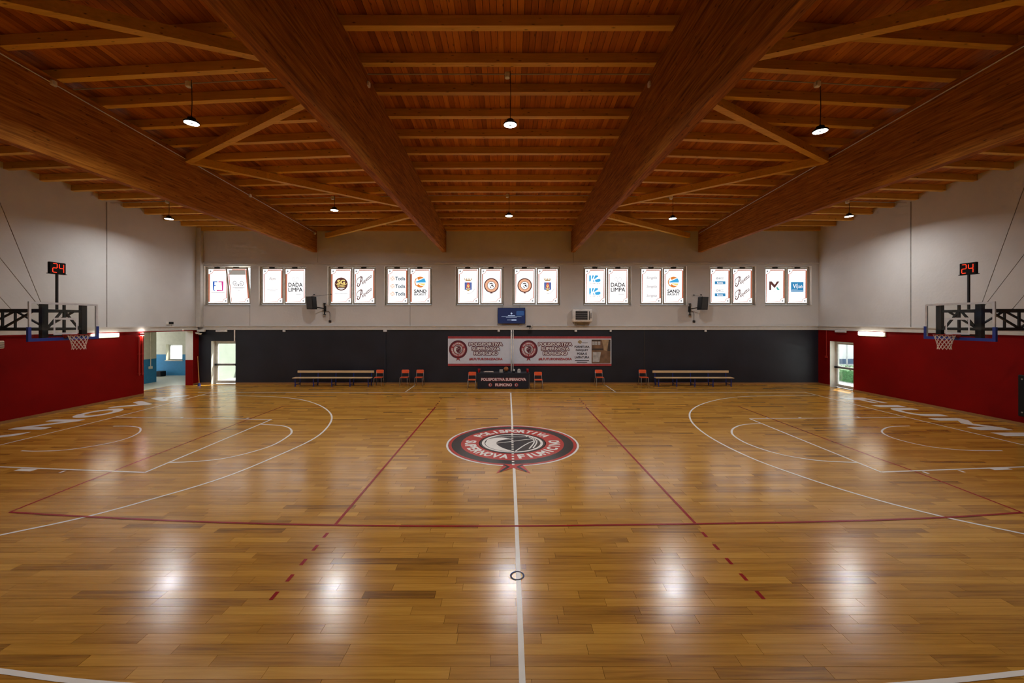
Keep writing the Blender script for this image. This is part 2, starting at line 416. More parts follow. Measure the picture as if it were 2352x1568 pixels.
def wall(name, axis, pos, back, u0, u1, z0, z1, holes, mats, split, label, cat='wall'):
    us = sorted(set([u0, u1]+[h[0] for h in holes]+[h[1] for h in holes]))
    zs = sorted(set([z0, z1, split]+[h[2] for h in holes]+[h[3] for h in holes]))
    P = (lambda u, d, z: (u, d, z)) if axis == 'y' else (lambda u, d, z: (d, u, z))
    def hole(i, j):
        if i < 0 or j < 0 or i >= len(us)-1 or j >= len(zs)-1: return True
        cu, cz = (us[i]+us[i+1])/2, (zs[j]+zs[j+1])/2
        return any(h[0] < cu < h[1] and h[2] < cz < h[3] for h in holes)
    b = MB()
    for i in range(len(us)-1):
        for j in range(len(zs)-1):
            if hole(i, j): continue
            a0, a1, c0, c1 = us[i], us[i+1], zs[j], zs[j+1]
            mi = 0 if (c0+c1)/2 < split else 1
            b.add([P(a0, pos, c0), P(a1, pos, c0), P(a1, pos, c1), P(a0, pos, c1)], [(0, 1, 2, 3)], mi)
            b.add([P(a0, back, c0), P(a1, back, c0), P(a1, back, c1), P(a0, back, c1)], [(3, 2, 1, 0)], 1)
            for di, dj, q in ((-1, 0, ((a0, c0), (a0, c1))), (1, 0, ((a1, c0), (a1, c1))), (0, -1, ((a0, c0), (a1, c0))), (0, 1, ((a0, c1), (a1, c1)))):
                if hole(i+di, j+dj):
                    (ua, za), (ub, zb) = q
                    b.add([P(ua, pos, za), P(ub, pos, zb), P(ub, back, zb), P(ua, back, za)], [(0, 1, 2, 3)], 2)
    o = b.build(name, mats)
    return tag(o, label, cat, kind='structure')

WIN = [(468, 575), (594, 703), (752, 863), (883, 992), (1046, 1157), (1177, 1287), (1340, 1450), (1470, 1578), (1630, 1737), (1757, 1864)]
WZ0, WZ1 = zat(701, YB), zat(611, YB)
wholes = [(xat(a, YB), xat(b, YB), WZ0, WZ1) for a, b in WIN]
DX0, DX1, DZ = xat(485, YB), xat(541, YB), zat(783, YB)
wall_back = wall('wall_back', 'y', YB, YB+0.36, XL-0.4, XR+0.4, -0.1, 9.4, wholes+[(DX0, DX1, -0.1, DZ)], ['dark_wall', 'white_wall', 'reveal_white'], BELT0,
                 'back wall, charcoal below the ledge and white plaster above with windows')
OY0, OY1 = 18.6, 21.5          # opening to the annex
RY0, RY1, RZ = 19.67, 21.1, 2.39
wall_left = wall('wall_left', 'x', XL, XL-0.4, YF, YB, -0.1, 10.4, [(OY0, OY1, -0.1, 2.92)], ['red_wall', 'white_wall', 'reveal_white'], BELT0,
                 'left side wall, dark red below and white plaster above')
wall_right = wall('wall_right', 'x', XR, XR+0.36, YF, YB, -0.1, 10.4, [(RY0, RY1, -0.1, RZ)], ['red_wall', 'white_wall', 'reveal_white'], BELT0,
                  'right side wall, dark red below and white plaster above')
wall_front = wall('wall_front', 'y', YF, YF-0.3, XL-0.4, XR+0.4, -0.1, 10.4, [], ['dark_wall', 'white_wall', 'reveal_white'], BELT0,
                  'wall behind the viewer closing the hall')
# white jamb face with red dado inside the annex opening is the wall's own far reveal; its red lower part:
b = MB(); b.box(XL-0.4, OY1-0.006, 0, XL-0.001, OY1, 1.36); b.build('painted_dado', 'red_wall', wall_left)

# ledges
n_trim = 0
def trim(bm, mats, label, smooth=False, tone=False):
    global n_trim
    n_trim += 1
    return tag(bm.build('trim_%d' % n_trim, mats, tone=tone), label, 'ledge', kind='structure')
b = MB(); b.box(XL, YB-0.05, BELT0, XR, YB, BELT1-0.05); b.box(XL, YB-0.08, BELT1-0.05, XR, YB, BELT1); trim(b, 'white_trim', 'white ledge along the back wall above the charcoal paint')
b = MB(); b.box(XL, YF, BELT0, XL+0.05, YB-0.08, BELT1-0.05); b.box(XL, YF, BELT1-0.05, XL+0.08, YB-0.08, BELT1); trim(b, 'white_trim', 'white ledge along the left wall above the red paint')
b = MB(); b.box(XR, YF, BELT0, XR-0.05, YB-0.08, BELT1-0.05); b.box(XR, YF, BELT1-0.05, XR-0.08, YB-0.08, BELT1); trim(b, 'white_trim', 'white ledge along the right wall above the red paint')
b = MB(); b.box(XL+0.25, YB-0.06, zat(607, YB), XR, YB, zat(603, YB)); trim(b, 'white_trim', 'narrow ledge above the row of windows')
b = MB(); b.box(XL, YF, 2.915, XL+0.055, OY1, BELT0-0.001); trim(b, 'red_wall', 'thin dark red strip under the left wall ledge')
b = MB(); b.box(XL, YB-0.2, BELT1, XL+0.25, YB, 8.5); b.box(XL-0.0, YB-0.26, BELT1-0.06, XL+0.30, YB, BELT1+0.03); trim(b, 'white_trim', 'white square column in the far left corner above the ledge')
# baseboards
def bboard(name, segs, label):
    b = MB()
    for s_ in segs: b.box(*s_)
    tag(b.build(name, 'skirting_wood', tone=True), label, 'baseboard', kind='structure')
bboard('baseboard_back', [(XL, YB-0.02, 0, DX0-0.02, YB, 0.09), (DX1+0.02, YB-0.02, 0, XR, YB, 0.09)], 'wooden skirting along the charcoal back wall')
bboard('baseboard_left', [(XL, YF, 0, XL+0.02, OY0, 0.09), (XL, OY1, 0, XL+0.02, YB-0.02, 0.09)], 'wooden skirting along the left red wall')
bboard('baseboard_right', [(XR-0.02, YF, 0, XR, RY0, 0.09), (XR-0.02, RY1, 0, XR, YB-0.02, 0.09)], 'wooden skirting along the right red wall')
# joints in the plaster
def vjoint(par, x, y, z0, z1, ax, w=0.03):
    b = MB()
    if ax == 'y': b.box(x-w/2, y-0.006, z0, x+w/2, y, z1)
    else: b.box(x, y-w/2, z0, x+(0.012 if x < 0 else -0.012), y+w/2, z1)
    b.build('wall_joint', 'joint_dark', par)
yj = XL*FPX/(245-VX); vjoint(wall_left, XL, yj, BELT1, hp(XL, yj), 'x', 0.035)
yj = XR*FPX/(2092-VX); vjoint(wall_right, XR, yj, BELT1, hp(XR, yj), 'x', 0.035)
for px, za, zb in ((574, 748, 701), (942, 748, 701), (1317, 606, 560), (730, 603, 582)): vjoint(wall_back, xat(px, YB), YB, zat(za, YB), zat(zb, YB), 'y', 0.02)
b = MB(); b.box(xat(1480, YB)-0.02, YB-0.012, 0.1, xat(1480, YB)+0.02, YB, BELT0); b.build('wall_joint', 'cable_dark', wall_back)

# ---------------------------------------------------------------- floor of planks
floor = MB()
floor.box(XL-0.4, YF-0.3, -0.12, XR+0.4, YB+0.36, -0.022)
floor.box(-18.05, OY0, -0.12, XL-0.4, OY1, -0.022)
floor = tag(floor.build('floor', 'subfloor'), 'glossy hardwood sports floor of long planks with court markings', 'floor', kind='structure')
PW = 0.14; planks = []
r = 0; y = YF
while y < YB-0.02:
    y1 = min(y+PW, YB-0.001)
    x = XL-random.random()*1.4
    while x < XR:
        ln = random.choice((0.7, 0.9, 1.1, 1.3, 1.5, 1.8)); x1 = x+ln
        a, c = max(x, XL), min(x1, XR)
        if c-a > 0.03: planks.append((a, c, y, y1))
        x = x1
    y = y1; r += 1
y = OY0
while y < OY1-0.01:
    planks.append((-18.05, XL, y, min(y+PW, OY1))); y += PW
def put_plank(b, q):
    a, c, y0, y1 = q; g = 0.0016
    t = random.gauss(0.54, 0.15)
    if random.random() < 0.09: t -= 0.16
    t = min(1, max(0, t))
    z = [random.uniform(-0.00045, 0.00045) for _ in range(4)]
    b.hexa([(a+g, y0+g, -0.021), (c-g, y0+g, -0.021), (c-g, y1-g, -0.021), (a+g, y1-g, -0.021),
            (a+g, y0+g, z[0]), (c-g, y0+g, z[1]), (c-g, y1-g, z[2]), (a+g, y1-g, z[3])], 0, t)
vis = [q for q in planks if q[2] > 3.6 and abs((q[0]+q[1])/2) < 1.27*q[3]+0.3]
vis.sort(key=lambda q: q[2]); near = vis[:300]; ns = set(near)
for q in near:
    b = MB(); put_plank(b, q); b.build('plank', 'parquet', floor, tone=True)
b = MB()
for q in planks:
    if q not in ns: put_plank(b, q)
tag(b.build('planks', 'parquet', floor, tone=True), kind='stuff')

# ---------------------------------------------------------------- court markings (parts of the floor)
GF = FR((0, 0, 0), (1, 0, 0), (0, 1, 0))
W5 = 0.055; n_mark = 0
def mark(pxs, w, mat, e=0.0035, name='court_line', smooth_=True, closed=False):
    global n_mark
    n_mark += 1; e += n_mark*2e-5
    pts = [(fl(*p).x, fl(*p).y) for p in pxs]
    if smooth_ and len(pts) > 2: pts = spline(pts)
    b = MB(); b.stroke(GF, pts, w, e, closed); return b.build(name, mat, floor)
mark([(1173, 902), (1177, 985)], 0.06, 'line_white'); mark([(1180.5, 1071), (1187, 1220), (1200.5, 1590)], 0.062, 'line_white')
mark([(455, 901), (1176, 901.5), (1850, 900.5)], W5, 'line_white')
mark([(-190, 1069), (0, 1022), (265, 957.6), (455, 909), (483, 902)], W5, 'line_white')
mark([(1848, 900.4), (2082.6, 958), (2352, 1022), (2560, 1072)], W5, 'line_white')
mark([(-120, 1527), (0, 1541), (215, 1568), (600, 1590), (1176, 1598), (1750, 1592), (2126, 1568), (2352, 1545), (2480, 1531)], W5, 'line_white')
mark([(-190, 1270), (0, 1229), (189, 1188.8), (340, 1148.7), (510, 1097.7), (629, 1050), (714, 1011), (748, 985.4), (762, 961.6), (755, 944.6), (731, 929.3), (690.5, 917.4), (629, 911), (544, 908.6), (455, 908)], W5, 'line_white')
mark([(2540, 1266), (2352, 1226), (2164, 1186), (1994, 1142), (1841, 1094), (1722, 1050), (1637, 1007.5), (1596, 977), (1584, 956.5), (1589.4, 941), (1613, 927.6), (1654, 916.7), (1705, 910.6), (1756, 909), (1872, 908)], W5, 'line_white')
mark([(389.5, 1062), (442, 1060), (510, 1053.5), (578, 1038), (629, 1021), (663, 1000.7), (670, 990.5), (663, 982), (643, 977), (598.6, 974.2)], W5, 'line_white')
mark([(1967, 1062), (1875, 1057), (1790, 1042.6), (1722, 1021), (1688, 1002.4), (1680.6, 990.5), (1688, 981.4), (1708.5, 975), (1746, 972.5)], W5, 'line_white')
mark([(-150, 1066), (0, 1072), (331.6, 1084.8)], W5, 'line_white'); mark([(331.6, 1085.5), (624, 963)], W5, 'line_white', 0.0036); mark([(624, 963.3), (265.3, 957.6)], W5, 'line_white')
mark([(2500, 1067), (2352, 1072), (2025, 1084)], W5, 'line_white'); mark([(2025, 1084.5), (1722, 961.4)], W5, 'line_white', 0.0036); mark([(1722, 961.6), (2082.6, 958)], W5, 'line_white')
mark([(49.3, 1035), (85, 1036), (153, 1033), (238, 1020), (289, 1007.5), (316, 995.6), (323, 987), (318, 981.4), (296, 978.6), (260, 978.6)], W5*0.9, 'line_white')
mark([(2302, 1034.8), (2215, 1033.7), (2130, 1024.6), (2062, 1009), (2031.6, 997), (2026.5, 988), (2045, 980), (2089.4, 978)], W5*0.9, 'line_white')
mark([(40, 1078.5), (78, 1080)], 0.14, 'line_white', name='lane_block'); mark([(2276, 1077), (2317, 1075.5)], 0.14, 'line_white', name='lane_block')
for px, py, s_ in ((150, 1081, -1), (2120, 1083, 1), (2202, 1080, 1)):
    p = fl(px, py); b = MB(); b.poly(GF, [(p.x-0.03, p.y-0.12), (p.x+0.03, p.y-0.12), (p.x+0.03, p.y), (p.x-0.03, p.y)], 0.0035); b.build('lane_tick', 'line_white', floor)
for px, py in ((415, 959.5), (567, 961), (1765, 960.5), (1840, 959.8), (1974, 958.5)):
    p = fl(px, py); b = MB(); b.poly(GF, [(p.x-0.04, p.y), (p.x+0.04, p.y), (p.x+0.04, p.y+0.1), (p.x-0.04, p.y+0.1)], 0.0035); b.build('lane_tick', 'line_white', floor)
mark([(931, 900), (954, 884)], 0.05, 'line_white'); mark([(1414, 900), (1391, 884.5)], 0.05, 'line_white')
# volleyball lines in dark red
mark([(22, 1176), (190, 1186), (476, 1198.7), (800, 1206.5), (1176, 1208), (1598, 1203), (1926, 1197), (2174, 1188), (2348, 1177)], 0.05, 'line_red', 0.0042)
mark([(22, 1176), (289, 1070.5), (520, 982), (651, 932.7)], 0.04, 'line_red', 0.003); mark([(2348, 1177), (2096, 1080.7), (1968.7, 1034.8), (1695, 932.7)], 0.045, 'line_red', 0.003)
mark([(651, 932.7), (1176, 933.5), (1695, 932.7)], 0.03, 'line_red', 0.003)
mark([(770, 1205), (999.6, 935)], 0.05, 'line_red', 0.003); mark([(1598, 1203), (1346, 935)], 0.05, 'line_red', 0.003)
for L_ in ([(748, 1229), (724, 1258), (697, 1290.5), (666, 1327), (630, 1368)], [(1618, 1227.5), (1645, 1256), (1674.5, 1288.6), (1708, 1325), (1745.5, 1366)],
           [(1002, 930), (1005.5, 926.5), (1009, 921.7), (1013, 916)], [(1345, 930), (1339.7, 926), (1336, 921.4), (1332, 916)]):
    d = (fl(*L_[-1])-fl(*L_[0])).normalized()
    for q in L_:
        p = fl(*q); b = MB(); b.stroke(GF, [(p.x-d.x*0.075, p.y-d.y*0.075), (p.x+d.x*0.075, p.y+d.y*0.075)], 0.05, 0.003); b.build('court_dash', 'line_red', floor)
# floor socket ring
p = fl(1188, 1322); b = MB(); b.ring(GF, p.x, p.y, 0.075, 0.098, 0.0045, 32); b.build('floor_socket', 'conduit_slate', floor)

# end-zone letters
def letter(chx, x0, x1, y0, y1, side):
    # the word on the left is read facing the left wall, the one on the right facing the right wall
    fr = FR(((x0+x1)/2, (y0+y1)/2, 0), (0, 1, 0), (-1, 0, 0)) if side < 0 else FR(((x0+x1)/2, (y0+y1)/2, 0), (0, -1, 0), (1, 0, 0))
    b = MB(); w, h = abs(y1-y0), abs(x1-x0)
    if chx == 'I': b.poly(fr, [(-w/2, -h/2), (w/2, -h/2), (w/2, h/2), (-w/2, h/2)], 0.0035)
    else: b.text(fr, chx, 0, 0, w=w*0.92, h=h*0.92, bold=0.038, e=0.0035)
    b.build('painted_letter', 'logo_white', floor)
for chx, a, c in (('S', 5.2, 6.4), ('U', 6.75, 8.0), ('P', 8.35, 9.55), ('E', 9.85, 10.85), ('R', 11.15, 12.4), ('N', 12.7, 14.0), ('O', 14.25, 15.75), ('V', 15.85, 17.25), ('A', 17.2, 18.6)):
    letter(chx, -15.85, -14.75, a, c, -1)
for chx, a, c in (('F', 17.95, 16.85), ('I', 16.4, 16.02), ('U', 15.85, 14.5), ('M', 14.2, 12.65), ('I', 12.35, 11.97), ('C', 11.65, 10.3), ('I', 10.0, 9.62), ('N', 9.3, 7.9), ('O', 7.6, 6.1)):
    letter(chx, 14.82, 15.9, a, c, 1)

# club emblem: rings, wave and ball; used on floor, banner, table cover and window films
WAVE = spline([(-0.40, 0.06), (-0.385, 0.16), (-0.30, 0.235), (-0.17, 0.265), (-0.06, 0.22), (0.0, 0.16), (-0.07, 0.17), (-0.16, 0.13), (-0.225, 0.06), (-0.245, -0.04), (-0.20, -0.17), (-0.11, -0.30), (0.0, -0.40)], 4)
WAVE += [(0.415*math.cos(math.radians(a)), 0.415*math.sin(math.radians(a))) for a in range(-96, -186, -10)]
SEAMS = [[(-0.40, 0.17), (-0.33, 0.27), (-0.10, 0.31), (0.12, 0.30), (0.30, 0.31)], [(-0.245, -0.03), (0.0, 0.06), (0.22, 0.16), (0.38, 0.19)], [(0.04, -0.41), (0.14, -0.2), (0.26, 0.0), (0.39, 0.13)],
         [(0.22, 0.36), (0.32, 0.18), (0.33, 0.0), (0.24, -0.30)], [(0.30, 0.30), (0.37, 0.12), (0.36, -0.05), (0.30, -0.26)]]
def emblem(parent, fr, R, mats, e0=0.003, de=0.0006, words=True, sub=None, n=56, outer_white=True):
    """mats: white, red, dark.  Returns the disc; the rings, wave and letters are parts of parent (or of it)"""
    wh, rd, dk = mats
    def S(pts): return [(x*R, y*R) for x, y in pts]
    par = parent
    b = MB()
    if outer_white: b.ring(fr, 0, 0, 0.965*R, R, e0, n); b.build('emblem_edge', wh, par)
    b = MB(); b.ring(fr, 0, 0, 0.5*R, 0.78*R, e0, n); b.build('emblem_red_ring', rd, par)
    b = MB(); b.ring(fr, 0, 0, 0.92*R, 0.97*R, e0, n); b.build('emblem_rim', rd if outer_white else dk, par)
    b = MB(); b.ring(fr, 0, 0, 0.78*R, 0.92*R, e0, n); b.build('emblem_dark_ring', dk, par)
    b = MB(); b.disc(fr, 0, 0, 0.51*R, e0, n); b.build('emblem_disc', dk, par)
    b = MB(); b.ring(fr, 0, 0, 0.425*R, 0.465*R, e0+de, n); b.poly(fr, S(WAVE), e0+de)
    for q in SEAMS: b.stroke(fr, S(spline(q, 4)), 0.022*R, e0+de*1.5)
    b.build('emblem_wave', wh, par)
    if words:
        b = MB(); b.arctext(fr, 'POLISPORTIVA', 0.64*R, PI/2, 0.15*R, 0.178, bold=0.045, e=e0+de); b.build('emblem_lettering', wh, par)
        b = MB(); b.arctext(fr, 'SUPERNOVA', 0.64*R, -PI/2-5*0.185, 0.15*R, 0.185, bold=0.045, e=e0+de, inside=True); b.build('emblem_lettering', wh, par)
        b = MB(); b.arctext(fr, 'FIUMICINO', 0.64*R, -PI/2+5*0.185, 0.15*R, 0.185, bold=0.045, e=e0+de, inside=True)
        b.build('emblem_lettering', wh, par)
    b = MB(); b.poly(fr, S([(-0.115, -0.93), (0.115, -0.93), (0.21, -1.24), (0.0, -1.06), (-0.21, -1.24)]), e0+de*2); b.build('emblem_ribbon', rd, par)
    b = MB(); b.stroke(fr, S([(-0.125, -0.94), (-0.06, -1.02), (-0.165, -1.19)]), 0.03*R, e0+de*3); b.stroke(fr, S([(0.125, -0.94), (0.06, -1.02), (0.165, -1.19)]), 0.03*R, e0+de*3); b.build('emblem_ribbon_edge', dk, par)
ec = Vector((xat(1177, 11.33), 11.33, 0))
emb = bpy.data.objects.new('centre_emblem', None); COL.objects.link(emb); emb.parent = floor; emb.location = ec; emb.empty_display_size = 0.1
emblem(emb, FR(ec, (1, 0, 0), (0, 1, 0)), 1.85, ('logo_white', 'logo_red', 'logo_dark'), 0.0035, 0.0006, n=96)
b = MB(); yy = 9.55
while yy < 13.0:
    xc = ec.x; b.poly(GF, [(xc-0.03, yy), (xc+0.03, yy), (xc+0.03, yy+0.09), (xc-0.03, yy+0.09)], 0.0065); yy += 0.19
b.build('dashed_centre_line', 'line_white', floor)

# ---------------------------------------------------------------- roof: boards, purlins, beams, braces
PD, PWD = 0.22, 0.16
b = MB()
for ya, yb in ((YF-0.3, RIDGE), (RIDGE, YB+0.36)):
    xs = [XL-0.4, -15.2, -13.6, -12, -10.5, -8.7, -7, -5.2, -3.5, 3.5, 5.2, 7, 8.7, 10.5, 12, 13.6, 15.2, XR+0.4]
    for i in range(len(xs)-1):
        def zt(x, y): return hp(x, y)+PD+0.12
        x0, x1 = xs[i], xs[i+1]
        b.hexa([(x0, ya, zt(x0, ya)), (x1, ya, zt(x1, ya)), (x1, yb, zt(x1, yb)), (x0, yb, zt(x0, yb)),
                (x0, ya, zt(x0, ya)+0.2), (x1, ya, zt(x1, ya)+0.2), (x1, yb, zt(x1, yb)+0.2), (x0, yb, zt(x0, yb)+0.2)])
ceiling = tag(b.build('ceiling', 'subfloor'), 'sloping ceiling of dark red-brown boards on pale purlins', 'ceiling', kind='structure')
BWD = 0.14
x = XL; back_b = MB()
while x < XR-0.01:
    x1 = min(x+BWD, XR); g = 0.004; t = min(1, max(0, random.gauss(0.5, 0.22)))
    def cz(x_, y_, u): return hp(x_, y_)+PD+u
    b = MB(); ya, yb = RIDGE, YB
    b.hexa([(x+g, ya, cz(x, ya, 0)), (x1-g, ya, cz(x1, ya, 0)), (x1-g, yb, cz(x1, yb, 0)), (x+g, yb, cz(x, yb, 0)),
            (x+g, ya, cz(x, ya, .04)), (x1-g, ya, cz(x1, ya, .04)), (x1-g, yb, cz(x1, yb, .04)), (x+g, yb, cz(x, yb, .04))], 0, t)
    b.build('roof_board', 'roof_board', ceiling, tone=True)
    ya, yb = YF, RIDGE
    back_b.hexa([(x+g, ya, cz(x, ya, 0)), (x1-g, ya, cz(x1, ya, 0)), (x1-g, yb, cz(x1, yb, 0)), (x+g, yb, cz(x, yb, 0)),
            (x+g, ya, cz(x, ya, .04)), (x1-g, ya, cz(x1, ya, .04)), (x1-g, yb, cz(x1, yb, .04)), (x+g, yb, cz(x, yb, .04))], 0, t)
    x = x1
tag(back_b.build('roof_boards', 'roof_board', ceiling, tone=True), kind='stuff')
BEAMS = [(-10.65, -10.45), (-3.6, -3.4), (3.42, 3.62), (10.35, 10.55)]
bays = [XL]+[(a+c)/2 for a, c in BEAMS]+[XR]
ROWS = [YB-0.085-1.039*k for k in range(18)]
for yr in ROWS:
    for i in range(5):
        xa, xb = bays[i], bays[i+1]; b = MB(); h = PWD/2
        za, zb = hp(xa, yr), hp(xb, yr)
        b.hexa([(xa, yr-h, za), (xb, yr-h, zb), (xb, yr+h, zb), (xa, yr+h, za), (xa, yr-h, za+PD), (xb, yr-h, zb+PD), (xb, yr+h, zb+PD), (xa, yr+h, za+PD)], 0, min(1, max(0, random.gauss(0.5, 0.15))))
        b.build('purlin', 'purlin_wood', ceiling, tone=True)
ZB = zat(579.5, YB)
for (xa, xb), lb in zip(BEAMS, ('left outer glued timber roof beam, in front of the left wall', 'left inner glued timber roof beam beside the middle bay', 'right inner glued timber roof beam beside the middle bay', 'right outer glued timber roof beam, in front of the right wall')):
    b = MB(); xm = (xa+xb)/2
    prof = [(YF, ZB), (YB, ZB), (YB, hp(xm, YB)), (RIDGE, hp(xm, RIDGE)), (YF, hp(xm, YF))]
    n = len(prof)
    vs_ = [(xa, y_, z_) for y_, z_ in prof]+[(xb, y_, z_) for y_, z_ in prof]
    b.add(vs_, [tuple(range(n)), tuple(range(2*n-1, n-1, -1))]+[(i, n+i, n+(i+1) % n, (i+1) % n) for i in range(n)], 0, random.uniform(0.4, 0.6))
    tag(b.build('roof_beam', 'beam_wood', tone=True), lb, 'beam', kind='structure')
for s_, xi, xo in ((-1, -3.6, -10.45), (1, 3.62, 10.35)):
    nodes = [(xo, 6.3), (xi, 9.5), (xo, 13.08), (xi, 18.4), (xo*0.945, 21.78)]
    for (x0, y0), (x1, y1) in zip(nodes[:-1], nodes[1:]):
        b = MB(); b.bar((x0, y0, hp(x0, y0)-0.12), (x1, y1, hp(x1, y1)-0.12-(0.15 if y1 > 21 else 0)), 0.19, 0.24, tone=0.55); b.build('diagonal_brace', 'purlin_wood', ceiling, tone=True)
# conduits and junction boxes under the roof
def conduit(pts, r=0.014, mat='cable_grey', par=None, name='conduit'):
    b = MB(); b.tube(pts, r, 6); return b.build(name, mat, par)
for yr in (9.62, 16.92):
    for i in range(5):
        xa, xb = bays[i]+0.12, bays[i+1]-0.12
        if yr < 12 and i in (0, 4): continue
        conduit([(xa, yr, hp(xa, yr)-0.03), (xb, yr, hp(xb, yr)-0.03)], par=ceiling)
for xb_ in (-10.435, 10.335):
    conduit([(xb_, YB-0.1, hp(xb_, YB)-0.14), (xb_, 5.0, hp(xb_, 5.0)-0.16)], 0.013, 'white_plastic', ceiling)
for x_, y_, z_ in ((-10.43, 9.2, hp(-10.4, 9.2)-0.15), (-10.43, 21.6, hp(-10.4, 21.6)-0.2), (-10.43, 16.2, hp(-10.4, 16.2)-0.15), (-3.39, 9.7, hp(-3.4, 9.7)-0.22), (3.41, 9.7, hp(3.4, 9.7)-0.22)):
    b = MB(); b.bbox(x_-0.04, y_-0.06, z_-0.06, x_+0.04, y_+0.06, z_+0.06, 0.015); b.build('junction_box', 'white_plastic', ceiling)

# ---------------------------------------------------------------- pendant lamps
def pendant(px, py, d, label, watts=None):
    p = at(px, py, d); top = hp(p.x, d+0.1)
    t = thing('pendant_lamp', label, 'lamp', (p.x, d, p.z), 'round high-bay pendant lamps')
    b = MB(); b.lathe([(0.155, 0), (0.16, 0.012), (0.16, 0.03), (0.145, 0.045), (0.09, 0.055), (0.085, 0.12), (0.03, 0.135), (0.02, 0.16), (0.001, 0.16)], p, 28); b.build('housing', 'black_plastic', t, True)
    b = MB(); b.lathe([(0.001, -0.004), (0.03, -0.004), (0.031, -0.002)], p, 20); b.build('lens_cap', 'black_plastic', t)
    b = MB(); b.ring(FR(p, (1, 0, 0), (0, -1, 0)), 0, 0, 0.025, 0.15, 0.001, 28); b.build('lens', 'lamp_lens', t)
    b = MB(); b.tube([p+Vector((0, 0, 0.15)), p+Vector((0.012, 0, (top-p.z)*0.5)), Vector((p.x, d, top+0.04))], 0.009, 6); b.build('cable', 'cable_dark', t)
    al = bpy.data.lights.new('lamp_light', 'AREA'); al.shape = 'DISK'; al.size = 0.28; al.energy = watts or LAMP_W; al.spread = math.radians(162); al.color = (1.0, 0.98, 0.95)
    lo = bpy.data.objects.new('lamp_light', al); COL.objects.link(lo); lo.parent = t; lo.location = (0, 0, -0.012)
    b = MB(); b.bbox(p.x-0.13, d-0.06, top-0.13, p.x-0.01, d+0.06, top+0.0, 0.02); b.build('junction_box', 'white_plastic', t)
    return t
pendant(440, 283, 9.6, 'pendant lamp glowing in the left bay between the two left roof beams, nearer row')
pendant(1172, 287, 9.6, 'pendant lamp glowing in the middle bay, the nearer one')
pendant(1884, 302, 9.6, 'pendant lamp glowing in the right bay between the two right roof beams, nearer row')
pendant(388, 503, 16.85, 'pendant lamp hanging beside the left wall under the stepped purlin ends')
pendant(768, 483, 16.85, 'small distant pendant lamp between the two left roof beams')
pendant(1169, 496, 16.85, 'small distant pendant lamp in the middle bay')
pendant(1545, 502, 16.85, 'small distant pendant lamp between the two right roof beams')
pendant(1950, 497, 16.85, 'pendant lamp hanging beside the right wall under the stepped purlin ends')
for x_, lb in ((-7.5, 'added unseen pendant lamp above the near floor, left bay'), (0.0, 'added unseen pendant lamp above the near floor, middle bay'), (7.4, 'added unseen pendant lamp above the near floor, right bay')):  # dimmer row out of view, added to brighten the near floor and ceiling
    pendant(VX+x_*FPX/2.4, VY-4.7*FPX/2.4, 2.4, lb, LAMP_W*0.35)

# ---------------------------------------------------------------- windows with printed films
def art_fbracket(P, fr, w, h):
    a = P(); s = 0.30*w; lw = 0.055*w
    a.stroke(fr, [(-0.04*w, 0.13*h), (-s*0.78, 0.13*h), (-s*0.78, -0.12*h), (-s*0.55, -0.13*h)], lw, 0.004); a.stroke(fr, [(-s*0.78, 0.02*h), (-s*0.4, 0.02*h)], lw, 0.004); a.done('logo', 'ink_deepblue')
    a = P(); a.stroke(fr, [(0.02*w, 0.13*h), (s*0.78, 0.13*h), (s*0.78, -0.13*h), (-s*0.25, -0.13*h)], lw, 0.004); a.done('logo', 'ink_magenta')
    a = P(); a.poly(fr, [(-0.36*w, -0.185*h), (0.36*w, -0.185*h), (0.36*w, -0.195*h), (-0.36*w, -0.195*h)], 0.004); a.done('caption', 'ink_grey')
def art_floral(P, fr, w, h):
    a = P()
    for s in (-1, 1):
        a.stroke(fr, [(s*w*x, h*y) for x, y in spline([(0.06, 0.02), (0.18, 0.01), (0.27, 0.06), (0.24, 0.13), (0.15, 0.14), (0.10, 0.10), (0.14, 0.07), (0.19, 0.09)], 4)], 0.03*w, 0.004)
        a.stroke(fr, [(s*w*x, h*y) for x, y in spline([(0.0, 0.03), (0.08, 0.06), (0.22, 0.03)], 4)], 0.025*w, 0.004)
    a.disc(fr, 0, 0.03*h, 0.045*w, 0.005); a.done('ornament', 'ink_grey')
    a = P()
    for y, ww in ((-0.03, 0.32), (-0.055, 0.22), (-0.115, 0.07)): a.poly(fr, [(-ww*w, y*h), (ww*w, y*h), (ww*w, (y-0.012)*h), (-ww*w, (y-0.012)*h)], 0.004)
    a.done('caption', 'ink_grey')
    a = P(); a.poly(fr, [(-0.42*w, 0.47*h), (0.42*w, 0.47*h), (0.42*w, 0.33*h), (-0.42*w, 0.33*h)], 0.003); a.done('shade_band', 'film_shade')
def art_script(P, fr, w, h):
    a = P(); a.text(fr, 'Fiumi', 0, 0.22*h, w=0.34*w, h=0.075*h, bold=0.01, shear=0.4, e=0.004); a.done('lettering', 'ink_brown')
    a = P()
    for y, ww in ((-0.05, 0.2), (-0.09, 0.3), (-0.13, 0.17)): a.poly(fr, [(-ww*w, y*h), (ww*w, y*h), (ww*w, (y-0.01)*h), (-ww*w, (y-0.01)*h)], 0.004)
    for y, ww in ((0.08, 0.24), (0.03, 0.14)): a.poly(fr, [(-ww*w, y*h), (ww*w, y*h), (ww*w, (y-0.004)*h), (-ww*w, (y-0.004)*h)], 0.004)
    a.done('caption', 'ink_grey')
